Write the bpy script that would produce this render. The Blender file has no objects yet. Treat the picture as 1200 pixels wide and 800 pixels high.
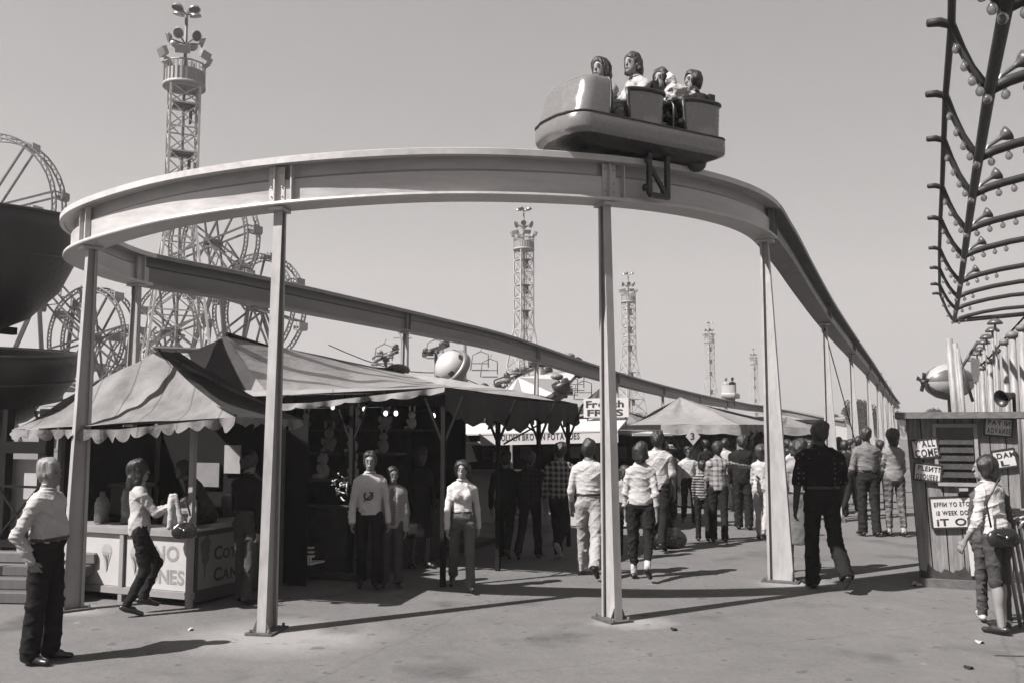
import bpy, math, random
import numpy as np
from mathutils import Vector, Matrix
random.seed(7); RNG = np.random.RandomState(11)
R = math.radians; PI = math.pi
scene = bpy.context.scene; COL = scene.collection

# ------------------------------------------------------------------ camera
F, CH, PITCH = 1100.0, 1.9, math.atan(100 / 1100.0)
cam = bpy.data.cameras.new('camera'); camo = bpy.data.objects.new('camera', cam); COL.objects.link(camo)
camo.location = (0, 0, CH); camo.rotation_euler = (PI / 2 + PITCH, 0, 0)
cam.sensor_width = 36; cam.lens = F / 1200 * 36; cam.clip_end = 3000; cam.clip_start = .05
scene.camera = camo

def ray(x, y):                       # photograph position -> direction, used to work out where things stand
    a = (x - 600) / F; b = (400 - y) / F
    return np.array([a, math.cos(PITCH) - b * math.sin(PITCH), math.sin(PITCH) + b * math.cos(PITCH)])
def G(x, y, z=0.0):
    r = ray(x, y); t = (z - CH) / r[2]; return r * t + np.array([0, 0, CH])
def AT(x, y, D):
    r = ray(x, y); return r * D / r[1] + np.array([0, 0, CH])

def PL(x, y, o, n, v=0.0):           # where the view through (x, y) meets the plane at o with normal n
    r = ray(x, y); n = np.asarray(n, float); c = np.array([0, 0, CH]); t = np.dot(np.asarray(o) - c, n) / np.dot(r, n); return c + r * t + n * v
# ------------------------------------------------------------------ mesh builder (world coordinates)
def nrm(v):
    v = np.asarray(v, float); n = np.linalg.norm(v); return v / n if n > 1e-9 else v
def basis(d, up=(0, 0, 1)):
    d = nrm(d); up = np.asarray(up, float)
    if abs(np.dot(d, up)) > .98: up = np.array([0, 1., 0])
    s = nrm(np.cross(d, up)); return s, nrm(np.cross(s, d))
class MB:
    def __init__(self): self.v = []; self.f = []; self.sm = []; self.mi = []; self.cm = 0
    def add(self, vs, fs, smooth=False, m=None):
        o = len(self.v); self.v += [tuple(map(float, p)) for p in vs]
        for f in fs: self.f.append(tuple(i + o for i in f)); self.sm.append(smooth); self.mi.append(self.cm if m is None else m)
        return self
    def box(self, c, s, rz=0, rx=0, ry=0, bev=0.0):
        M = Matrix.Rotation(rz, 3, 'Z') @ Matrix.Rotation(ry, 3, 'Y') @ Matrix.Rotation(rx, 3, 'X')
        c = Vector(c); hx, hy, hz = s[0] / 2, s[1] / 2, s[2] / 2
        if bev <= 0:
            vs = [c + M @ Vector((x * hx, y * hy, z * hz)) for x in (-1, 1) for y in (-1, 1) for z in (-1, 1)]
            return self.add(vs, [(0, 1, 3, 2), (4, 6, 7, 5), (0, 4, 5, 1), (2, 3, 7, 6), (0, 2, 6, 4), (1, 5, 7, 3)])
        b = min(bev, hx * .9, hy * .9, hz * .9); vs = []; ring = []
        for z, ins in ((-hz, b), (-hz + b, 0), (hz - b, 0), (hz, b)):
            X, Y = hx - ins, hy - ins
            pts = [(X - b, -Y), (X, -Y + b), (X, Y - b), (X - b, Y), (-X + b, Y), (-X, Y - b), (-X, -Y + b), (-X + b, -Y)]
            ring.append(len(vs)); vs += [c + M @ Vector((x, y, z)) for x, y in pts]
        fs = [tuple(range(7, -1, -1)), tuple(ring[3] + i for i in range(8))]
        for r in range(3):
            for i in range(8): j = (i + 1) % 8; fs.append((ring[r] + i, ring[r] + j, ring[r + 1] + j, ring[r + 1] + i))
        return self.add(vs, fs)
    def bar(self, a, b, w, h=None, up=(0, 0, 1), w2=None, h2=None):
        h = w if h is None else h; w2 = w if w2 is None else w2; h2 = h if h2 is None else h2
        a = np.asarray(a, float); b = np.asarray(b, float); s, u = basis(b - a, up)
        vs = []
        for p, W, Hh in ((a, w, h), (b, w2, h2)):
            vs += [p + s * W / 2 * i + u * Hh / 2 * j for i, j in ((-1, -1), (1, -1), (1, 1), (-1, 1))]
        return self.add(vs, [(3, 2, 1, 0), (4, 5, 6, 7), (0, 1, 5, 4), (1, 2, 6, 5), (2, 3, 7, 6), (3, 0, 4, 7)])
    def tube(self, pts, r, n=8, closed=False, cap=True):
        pts = [np.asarray(p, float) for p in pts]; N = len(pts); rs = r if hasattr(r, '__len__') else [r] * N
        vs = []; pu = None
        for i in range(N):
            if closed: d = pts[(i + 1) % N] - pts[i - 1]
            else: d = pts[min(i + 1, N - 1)] - pts[max(i - 1, 0)]
            s, u = basis(d) if pu is None else (None, None)
            if pu is not None:
                s = nrm(np.cross(d, pu)); u = nrm(np.cross(s, d))
            pu = u
            for k in range(n):
                a = 2 * PI * k / n; vs.append(pts[i] + (s * math.cos(a) + u * math.sin(a)) * rs[i])
        fs = []
        for i in range(N if closed else N - 1):
            j = (i + 1) % N
            for k in range(n): l = (k + 1) % n; fs.append((i * n + k, i * n + l, j * n + l, j * n + k))
        if cap and not closed: fs += [tuple(range(n - 1, -1, -1)), tuple((N - 1) * n + k for k in range(n))]
        return self.add(vs, fs, True)
    def lathe(self, prof, c=(0, 0, 0), axis=(0, 0, 1), n=24, a0=0, a1=2 * PI):
        ax = nrm(axis); s, u = basis(ax); c = np.asarray(c, float); vs = []; full = abs(a1 - a0 - 2 * PI) < 1e-6
        m = n if full else n + 1
        for r, z in prof:
            for k in range(m):
                a = a0 + (a1 - a0) * k / n; vs.append(c + ax * z + (s * math.cos(a) + u * math.sin(a)) * r)
        fs = []
        for i in range(len(prof) - 1):
            for k in range(n):
                l = (k + 1) % m; fs.append((i * m + k, i * m + l, (i + 1) * m + l, (i + 1) * m + k))
        return self.add(vs, fs, True)
    def ball(self, c, r, n=12, sc=(1, 1, 1)):
        c = np.asarray(c, float); vs = []; fs = []; m = n // 2 + 1
        for i in range(m):
            t = PI * i / (m - 1)
            for k in range(n):
                a = 2 * PI * k / n
                vs.append(c + np.array([math.sin(t) * math.cos(a) * sc[0], math.sin(t) * math.sin(a) * sc[1], math.cos(t) * sc[2]]) * r)
        for i in range(m - 1):
            for k in range(n): l = (k + 1) % n; fs.append((i * n + k, (i + 1) * n + k, (i + 1) * n + l, i * n + l))
        return self.add(vs, fs, True)
    def prism(self, poly, o, X, Y, N, t):      # polygon in plane (X,Y) at o, thickness t along N
        o, X, Y, N = [np.asarray(q, float) for q in (o, X, Y, N)]; k = len(poly)
        vs = [o + X * x + Y * y for x, y in poly] + [o + X * x + Y * y + N * t for x, y in poly]
        fs = [tuple(range(k - 1, -1, -1)), tuple(range(k, 2 * k))] + [(i, (i + 1) % k, k + (i + 1) % k, k + i) for i in range(k)]
        return self.add(vs, fs)
    def grid(self, fn, nu, nv, smooth=True):
        vs = [fn(i / nu, j / nv) for i in range(nu + 1) for j in range(nv + 1)]; w = nv + 1
        return self.add(vs, [(i * w + j, (i + 1) * w + j, (i + 1) * w + j + 1, i * w + j + 1) for i in range(nu) for j in range(nv)], smooth)
    def loft(self, rings, closed=True, caps=True, smooth=True):
        n = len(rings[0]); vs = [p for r in rings for p in r]; fs = []
        for i in range(len(rings) - 1):
            for k in range(n if closed else n - 1):
                l = (k + 1) % n; fs.append((i * n + k, i * n + l, (i + 1) * n + l, (i + 1) * n + k))
        self.add(vs, fs, smooth)
        if caps:
            self.add(rings[0], [tuple(range(n - 1, -1, -1))]); self.add(rings[-1], [tuple(range(n))])
        return self

def worldm(o):
    M = Matrix.Identity(4)
    while o is not None:
        M = (Matrix.Translation(o.location) @ o.rotation_euler.to_matrix().to_4x4()) @ M; o = o.parent
    return M
def build(name, mb, mat, parent=None, local=False, bevel=0.0):
    me = bpy.data.meshes.new(name)
    vs = mb.v
    if parent is not None and not local:
        Mi = worldm(parent).inverted(); vs = [tuple(Mi @ Vector(p)) for p in vs]
    me.from_pydata(vs, [], mb.f); me.polygons.foreach_set('use_smooth', mb.sm)
    mats = mat if isinstance(mat, (list, tuple)) else [mat]
    for m in mats: me.materials.append(m)
    if len(mats) > 1: me.polygons.foreach_set('material_index', mb.mi)
    me.update()
    o = bpy.data.objects.new(name, me); COL.objects.link(o)
    if parent is not None: o.parent = parent
    if bevel > 0:
        b = o.modifiers.new('b', 'BEVEL'); b.width = bevel; b.segments = 2; b.limit_method = 'ANGLE'
    return o
def tag(o, label, cat, group=None):
    o['label'] = label; o['category'] = cat
    if group: o['group'] = group
    return o
def thing(name, label, cat, loc=(0, 0, 0), rz=0.0, group=None):
    o = bpy.data.objects.new(name, None); o.empty_display_size = .2; COL.objects.link(o)
    o.location = [float(q) for q in loc]; o.rotation_euler = (0, 0, rz); return tag(o, label, cat, group)
def struct(name, mb, mat, kind='structure'):
    o = build(name, mb, mat); o['kind'] = kind; return o
def dup(root, loc, rz=0.0, label=None, rename=None):
    def cp(o, par):
        c = o.copy(); COL.objects.link(c); c.parent = par
        for ch in [q for q in bpy.data.objects if q.parent == o]: cp(ch, c)
        return c
    r = cp(root, None); r.location = [float(q) for q in loc]; r.rotation_euler = (0, 0, rz)
    if label: r['label'] = label
    return r

# ------------------------------------------------------------------ materials
TINT = (1.0, .968, .958)
def grey(v): v = v * .42; return (v * TINT[0], v * TINT[1], v * TINT[2], 1)
class NT:
    def __init__(self, m): self.t = m.node_tree; self.n = self.t.nodes; self.l = self.t.links
    def node(self, ty, **k):
        q = self.n.new(ty)
        for a, b in k.items(): setattr(q, a, b)
        return q
    def set(self, sock, v):
        if hasattr(v, 'is_output') or hasattr(v, 'links'): self.l.new(v, sock)
        else: sock.default_value = v
    def math(self, op, a, b=None, clamp=False):
        q = self.node('ShaderNodeMath', operation=op, use_clamp=clamp); self.set(q.inputs[0], a)
        if b is not None: self.set(q.inputs[1], b)
        return q.outputs[0]
    def noise(self, vec, scale, detail=4, rough=.55, out='Fac'):
        q = self.node('ShaderNodeTexNoise'); self.l.new(vec, q.inputs['Vector'])
        q.inputs['Scale'].default_value = scale; q.inputs['Detail'].default_value = detail; q.inputs['Roughness'].default_value = rough
        return q.outputs[out]
    def ramp(self, fac, stops, interp='LINEAR'):
        q = self.node('ShaderNodeValToRGB'); q.color_ramp.interpolation = interp; e = q.color_ramp.elements
        while len(e) < len(stops): e.new(.5)
        for i, (p, v) in enumerate(stops): e[i].position = p; e[i].color = grey(v)
        self.l.new(fac, q.inputs['Fac']); return q.outputs['Color']
    def mix(self, fac, a, b, mode='MIX'):
        q = self.node('ShaderNodeMix', data_type='RGBA', blend_type=mode); self.set(q.inputs[0], fac)
        self.set(q.inputs[6], a); self.set(q.inputs[7], b); return q.outputs[2]
    def mapr(self, v, a, b, c, d):
        q = self.node('ShaderNodeMapRange'); self.set(q.inputs[0], v)
        for i, x in enumerate((a, b, c, d)): q.inputs[i + 1].default_value = x
        return q.outputs[0]
    def scalev(self, vec, s):
        q = self.node('ShaderNodeMapping'); self.l.new(vec, q.inputs[0]); q.inputs['Scale'].default_value = s; return q.outputs[0]
    def sep(self, vec):
        q = self.node('ShaderNodeSeparateXYZ'); self.l.new(vec, q.inputs[0]); return q.outputs
    def bump(self, h, strength=.3, dist=.01):
        q = self.node('ShaderNodeBump'); q.inputs['Strength'].default_value = strength; q.inputs['Distance'].default_value = dist
        self.l.new(h, q.inputs['Height']); return q.outputs['Normal']
MATS = {}
def base(name):
    m = bpy.data.materials.new(name); m.use_nodes = True; t = NT(m)
    b = t.n['Principled BSDF']; tc = t.node('ShaderNodeTexCoord'); return m, t, b, tc.outputs['Object']
def M(v, rough=.7, metal=0.0, var=.18, scale=6.0, bump=.15, bscale=40.0, streak=None, spec=None, bd=.004, key=None):
    v = max(v, .028)
    k = ('M', v, rough, metal, var, scale, bump, bscale, streak, spec, bd, key)
    if k in MATS: return MATS[k]
    m, t, b, co = base('surface')
    vec = t.scalev(co, streak) if streak else co
    n1 = t.noise(vec, scale, 6, .6); n2 = t.noise(vec, scale * 7, 3, .6)
    f = t.math('ADD', t.math('MULTIPLY', n1, .7), t.math('MULTIPLY', n2, .3))
    c = t.ramp(f, [(.3, v * (1 - var)), (.5, v), (.72, v * (1 + var))]); t.l.new(c, b.inputs['Base Color'])
    b.inputs['Roughness'].default_value = rough; b.inputs['Metallic'].default_value = metal
    if spec is None and rough > .7: spec = .12 if v > .07 else .02
    if spec is not None: b.inputs['Specular IOR Level'].default_value = spec
    if rough < .65: t.l.new(t.mapr(n2, .3, .7, max(rough - .12, .03), rough + .15), b.inputs['Roughness'])
    if bump: t.l.new(t.bump(t.noise(vec, bscale, 4), bump, bd), b.inputs['Normal'])
    MATS[k] = m; return m
def cloth(v, kind='plain', v2=.6, sc=14.0, rough=.9):
    v = max(v, .032)
    k = ('C', v, kind, v2, sc)
    if k in MATS: return MATS[k]
    m, t, b, co = base('cloth'); x, y, z = t.sep(co)
    def stripes(a, s, w): return t.math('LESS_THAN', t.math('FRACT', t.math('ADD', t.math('MULTIPLY', a, s), 40)), w)
    if kind == 'plain': col = t.ramp(t.noise(co, 9, 5), [(.3, v * .86), (.7, min(v * 1.08, .95))])
    else:
        u = t.math('ADD', x, t.math('MULTIPLY', y, .6)); 
        if kind == 'plaid':
            fac = t.math('ADD', t.math('MULTIPLY', stripes(u, sc, .5), .5), t.math('MULTIPLY', stripes(z, sc, .5), .5))
            fine = t.math('MULTIPLY', t.math('ADD', stripes(u, sc * 2, .14), stripes(z, sc * 2, .14)), .3)
            fac = t.math('SUBTRACT', fac, fine, clamp=True)
        elif kind == 'hstripe': fac = stripes(z, sc, .5)
        elif kind == 'dots':
            vo = t.node('ShaderNodeTexVoronoi'); t.l.new(co, vo.inputs['Vector']); vo.inputs['Scale'].default_value = sc; vo.inputs['Randomness'].default_value = .15
            fac = t.math('LESS_THAN', vo.outputs['Distance'], .17)
        col = t.mix(fac, grey(v), grey(v2)); col = t.mix(t.mapr(t.noise(co, 9, 4), .3, .7, .25, 0), col, grey(.0))
    t.l.new(col, b.inputs['Base Color']); b.inputs['Roughness'].default_value = rough
    b.inputs['Specular IOR Level'].default_value = .08 if v > .07 else .03
    w1 = t.math('ABSOLUTE', t.math('SUBTRACT', t.noise(t.scalev(co, (1, 1, 1.6)), 7, 2, .5), .5)); w2 = t.math('ABSOLUTE', t.math('SUBTRACT', t.noise(t.scalev(co, (1.6, 1.2, .6)), 10, 1, .5), .5))
    h = t.math('ADD', t.math('ADD', t.math('MULTIPLY', w1, 2.0), w2), t.math('MULTIPLY', t.noise(co, 140, 2), .08)); t.l.new(t.bump(h, .7, .016), b.inputs['Normal']); MATS[k] = m; return m
def glow(v, s):
    k = ('G', v, s)
    if k not in MATS:
        m, t, b, co = base('lamp'); b.inputs['Base Color'].default_value = grey(v); b.inputs['Emission Color'].default_value = (1, .97, .96, 1); b.inputs['Emission Strength'].default_value = s; MATS[k] = m
    return MATS[k]
def glassm(rough=.05, v=2.3):
    k = ('gl', rough, v)
    if k not in MATS:
        m, t, b, co = base('glass'); b.inputs['Base Color'].default_value = grey(v); b.inputs['Roughness'].default_value = rough
        b.inputs['Transmission Weight'].default_value = .85; b.inputs['IOR'].default_value = 1.3; MATS[k] = m
    return MATS[k]
def canvas(v, v2=None, stripe=None, axis=0, off=0.0, dirt=.25, duty=.5, skew=0.0):
    m, t, b, co = base('canvas')
    n = t.noise(co, 2.2, 6, .6)
    if v2 is not None:
        a = t.sep(co)[axis]; a = t.math('SUBTRACT', a, t.math('MULTIPLY', t.sep(co)[1], skew)) if skew else a; s = t.math('FRACT', t.math('ADD', t.math('DIVIDE', t.math('ADD', a, off), stripe), 50)); fac = t.math('LESS_THAN', s, duty)
        col = t.mix(fac, grey(v), grey(v2))
    else: col = grey(v)
    c = t.mix(t.mapr(n, .35, .75, 0, dirt), col, grey(v * .35), 'MIX'); t.l.new(c, b.inputs['Base Color'])
    b.inputs['Roughness'].default_value = .85; b.inputs['Specular IOR Level'].default_value = .2
    h = t.math('ADD', t.noise(t.scalev(co, (1, .45, 1)), 4, 4), t.math('MULTIPLY', t.noise(co, 60, 2), .06))
    t.l.new(t.bump(h, .7, .06), b.inputs['Normal']); return m
def planks(v, gap=.14, axis=0, base_dark=False, horiz=False, var=.3):
    m, t, b, co = base('planks'); a = t.sep(co)[axis]
    q = t.math('ADD', t.math('DIVIDE', a, gap), 60); idx = t.math('FLOOR', q); fr = t.math('FRACT', q)
    wn = t.node('ShaderNodeTexWhiteNoise', noise_dimensions='1D'); t.l.new(idx, wn.inputs['W'])
    st = (14, 14, 1.2) if not horiz else (1.2, 14, 14)
    n = t.noise(t.scalev(co, st), 2.5, 7, .7)
    f = t.math('ADD', t.math('MULTIPLY', wn.outputs[0], .4), t.math('MULTIPLY', n, .6))
    col = t.ramp(f, [(.25, v * (1 - var)), (.5, v), (.75, v * (1 + var))])
    gapm = t.math('LESS_THAN', t.math('ABSOLUTE', t.math('SUBTRACT', fr, .5)), .475)
    col = t.mix(gapm, grey(.01), col)
    t.l.new(col, b.inputs['Base Color']); b.inputs['Roughness'].default_value = .85
    h = t.math('ADD', t.math('MULTIPLY', n, .5), gapm); t.l.new(t.bump(h, .6, .01), b.inputs['Normal']); return m

# ------------------------------------------------------------------ lettering
_gl = {}
def glyph(ch, weight=.0):
    k = (ch, weight)
    if k in _gl: return _gl[k]
    cu = bpy.data.curves.new('g', 'FONT'); cu.body = ch; cu.size = 1; cu.resolution_u = 4; cu.offset = weight
    ob = bpy.data.objects.new('g', cu); COL.objects.link(ob); bpy.context.view_layer.update()
    dg = bpy.context.evaluated_depsgraph_get(); me = ob.evaluated_get(dg).to_mesh()
    vs = [(p.co.x, p.co.y) for p in me.vertices]; fs = [tuple(p.vertices) for p in me.polygons]
    ob.evaluated_get(dg).to_mesh_clear(); bpy.data.objects.remove(ob); bpy.data.curves.remove(cu)
    _gl[k] = (vs, fs); return _gl[k]
def text(mb, s, o, X, Y, size, weight=.02, space=.12, flips='', wscale=1.0, align='l', jitter=0.0, fit=None):
    """letters laid on the plane (X,Y) from o; characters listed in flips are mirrored"""
    o, X, Y = [np.asarray(q, float) for q in (o, X, Y)]; N = np.cross(X, Y); items = []; x = 0; rr = random.Random(len(s))
    if fit:                      # squeeze or widen the letters so the line is 'fit' metres long
        tot = sum(max(v[0] for v in glyph(c, weight)[0]) - min(v[0] for v in glyph(c, weight)[0]) for c in s if c != ' ') + .34 * s.count(' ')
        wscale = max((fit / size - space * (len(s.replace(' ', '')) - 1)) / tot, .3)
    for i, ch in enumerate(s):
        if ch == ' ': x += .34 * wscale; continue
        vs, fs = glyph(ch, weight); xs = [v[0] for v in vs]; a, b = min(xs), max(xs)
        items.append((vs, fs, x, a, b, ch in flips)); x += (b - a) * wscale + space
    x -= space; off = {'l': 0, 'c': -x / 2, 'r': -x}[align]
    for vs, fs, px, a, b, fl in items:
        dy = rr.uniform(-jitter, jitter); P = []
        for u, w in vs:
            u = (b - u) if fl else (u - a)
            P.append(o + X * (off + px + u * wscale) * size + Y * (w + dy) * size)
        mb.add(P, [f[::-1] if fl else f for f in fs])
    return x * size
# ------------------------------------------------------------------ figures: one blended surface per body / garment
class Field:
    def __init__(self, lo, hi, res):
        self.lo = np.array(lo, float); self.res = res
        self.n = np.ceil((np.array(hi) - self.lo) / res).astype(int) + 1
        self.ax = [self.lo[i] + np.arange(self.n[i]) * res for i in range(3)]
        self.f = np.full(self.n, 1.0)
    def _sl(self, lo, hi):
        a = np.clip(np.floor((lo - self.lo) / self.res).astype(int), 0, self.n - 1); b = np.clip(np.ceil((hi - self.lo) / self.res).astype(int) + 1, 1, self.n)
        sl = tuple(slice(a[i], max(b[i], a[i] + 1)) for i in range(3))
        P = np.stack(np.meshgrid(self.ax[0][sl[0]], self.ax[1][sl[1]], self.ax[2][sl[2]], indexing='ij'), -1); return sl, P
    def cap(self, a, b, ra, rb=None, k=.03, n=None, fl=1.0, op='u'):
        a = np.asarray(a, float); b = np.asarray(b, float); rb = ra if rb is None else rb; mr = max(ra, rb) * max(1, 1 / fl if fl else 1) + k + 2.5 * self.res
        sl, P = self._sl(np.minimum(a, b) - mr, np.maximum(a, b) + mr)
        ba = b - a; L = max(np.dot(ba, ba), 1e-12); pa = P - a; t = np.clip((pa @ ba) / L, 0, 1); q = pa - t[..., None] * ba
        if n is not None: n = nrm(n); q = q + (q @ n)[..., None] * n * (fl - 1)
        d = np.sqrt((q * q).sum(-1)) - (ra + (rb - ra) * t); c = self.f[sl]
        if op == 'u':
            h = np.maximum(k - np.abs(c - d), 0) / k; self.f[sl] = np.minimum(c, d) - h * h * k * .25
        else:
            d = -d; h = np.maximum(k - np.abs(c - d), 0) / k; self.f[sl] = np.maximum(c, d) + h * h * k * .25
        return self
    def ell(self, c, r, k=.02, Rm=None, op='u'):
        c = np.asarray(c, float); r = np.asarray(r, float); mr = r.max() + k + 2.5 * self.res
        sl, P = self._sl(c - mr, c + mr); q = P - c
        if Rm is not None: q = q @ Rm
        qq = q / r; l = np.sqrt((qq * qq).sum(-1)); l2 = np.sqrt(((q / (r * r)) ** 2).sum(-1)) + 1e-9; d = l * (l - 1) / l2; cc = self.f[sl]
        if op == 'u':
            h = np.maximum(k - np.abs(cc - d), 0) / k; self.f[sl] = np.minimum(cc, d) - h * h * k * .25
        else:
            d = -d; h = np.maximum(k - np.abs(cc - d), 0) / k; self.f[sl] = np.maximum(cc, d) + h * h * k * .25
        return self
    def cut(self, p, n):
        n = nrm(n); d = (self.ax[0][:, None, None] - p[0]) * n[0] + (self.ax[1][None, :, None] - p[1]) * n[1] + (self.ax[2][None, None, :] - p[2]) * n[2]
        self.f = np.maximum(self.f, d); return self
    def noise(self, amp, freq, seed=0, aniso=(1, 1, 1)):
        idx = np.argwhere(np.abs(self.f) < .05)
        if len(idx) == 0: return self
        P = self.lo + idx * self.res; r = np.random.RandomState(seed); v = np.zeros(len(P))
        for i in range(6):
            d = r.normal(size=3) * np.array(aniso); d = d / np.linalg.norm(d) * freq * r.uniform(.6, 1.7); v += np.sin(P @ d + r.uniform(0, 6) + 1.5 * np.sin(P @ (d[[1, 2, 0]] * .7)))
        self.f[tuple(idx.T)] += v * amp / 3; return self
    def folds(self, amp, freq, seed=0, aniso=(1, 1, 2)):
        idx = np.argwhere(np.abs(self.f) < .04)
        if len(idx) == 0: return self
        P = self.lo + idx * self.res; r = np.random.RandomState(seed); v = np.zeros(len(P))
        for i in range(5):
            d = r.normal(size=3) * np.array(aniso); d = d / np.linalg.norm(d) * freq * r.uniform(.6, 1.5); e = r.normal(size=3) * 9; g = r.normal(size=3) * 5
            v += (1 - np.abs(np.sin(P @ d + 1.3 * np.sin(P @ e + i)))) ** 3 * np.clip(np.sin(P @ g + r.uniform(0, 6)) + .2, 0, 1)
        self.f[tuple(idx.T)] += (.35 - v) * amp; return self
    def mesh(self):
        f = self.f; ins = f < 0; nx, ny, nz = f.shape
        cnt = np.zeros((nx - 1, ny - 1, nz - 1), np.int8); offs = [(i, j, k) for i in (0, 1) for j in (0, 1) for k in (0, 1)]
        S = lambda A, o: A[o[0]:nx - 1 + o[0], o[1]:ny - 1 + o[1], o[2]:nz - 1 + o[2]]
        for o in offs: cnt += S(ins, o)
        cells = np.argwhere((cnt > 0) & (cnt < 8))
        if len(cells) == 0: return np.zeros((0, 3)), np.zeros((0, 4), int)
        cv = {o: f[tuple((cells + o).T)] for o in offs}; acc = np.zeros((len(cells), 3)); w = np.zeros(len(cells))
        for o in offs:
            for a in range(3):
                if o[a] == 1: continue
                o2 = list(o); o2[a] = 1; o2 = tuple(o2); va, vb = cv[o], cv[o2]; m = (va < 0) != (vb < 0)
                t = np.where(m, va / np.where(m, va - vb, 1), 0); p = np.tile(np.array(o, float), (len(cells), 1)); p[:, a] += t
                acc[m] += p[m]; w[m] += 1
        verts = self.lo + (cells + acc / w[:, None]) * self.res
        idm = np.full((nx - 1, ny - 1, nz - 1), -1, int); idm[tuple(cells.T)] = np.arange(len(cells)); quads = []
        for a in range(3):
            b, c = (a + 1) % 3, (a + 2) % 3; s1 = [slice(None)] * 3; s2 = [slice(None)] * 3; s1[a] = slice(0, -1); s2[a] = slice(1, None)
            A, B = ins[tuple(s1)], ins[tuple(s2)]; E = np.argwhere(A != B)
            E = E[(E[:, b] > 0) & (E[:, c] > 0) & (E[:, b] < f.shape[b] - 1) & (E[:, c] < f.shape[c] - 1)]
            if len(E) == 0: continue
            fl = A[tuple(E.T)]; db = np.zeros(3, int); db[b] = 1; dc = np.zeros(3, int); dc[c] = 1
            q = np.stack([idm[tuple(e.T)] for e in (E - db - dc, E - dc, E, E - db)], 1); q[~fl] = q[~fl][:, ::-1]; quads.append(q)
        Q = np.concatenate(quads); Q = Q[(Q >= 0).all(1)]
        return verts, Q
def fmesh(fields):
    mb = MB(); vv = []; qq = []; o = 0
    for fd in fields:
        v, q = fd.mesh(); vv.append(v); qq.append(q + o); o += len(v)
    v = np.concatenate(vv); q = np.concatenate(qq)
    mb.v = [tuple(p) for p in v.tolist()]; mb.f = [tuple(p) for p in q.tolist()]; mb.sm = [True] * len(mb.f); mb.mi = [0] * len(mb.f); return mb
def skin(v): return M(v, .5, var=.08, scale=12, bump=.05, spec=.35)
def hairm(v): return M(v, .42, var=.6, scale=14, bump=1.0, bscale=55, streak=(3, 3, .25), spec=.45, bd=.006)

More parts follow.
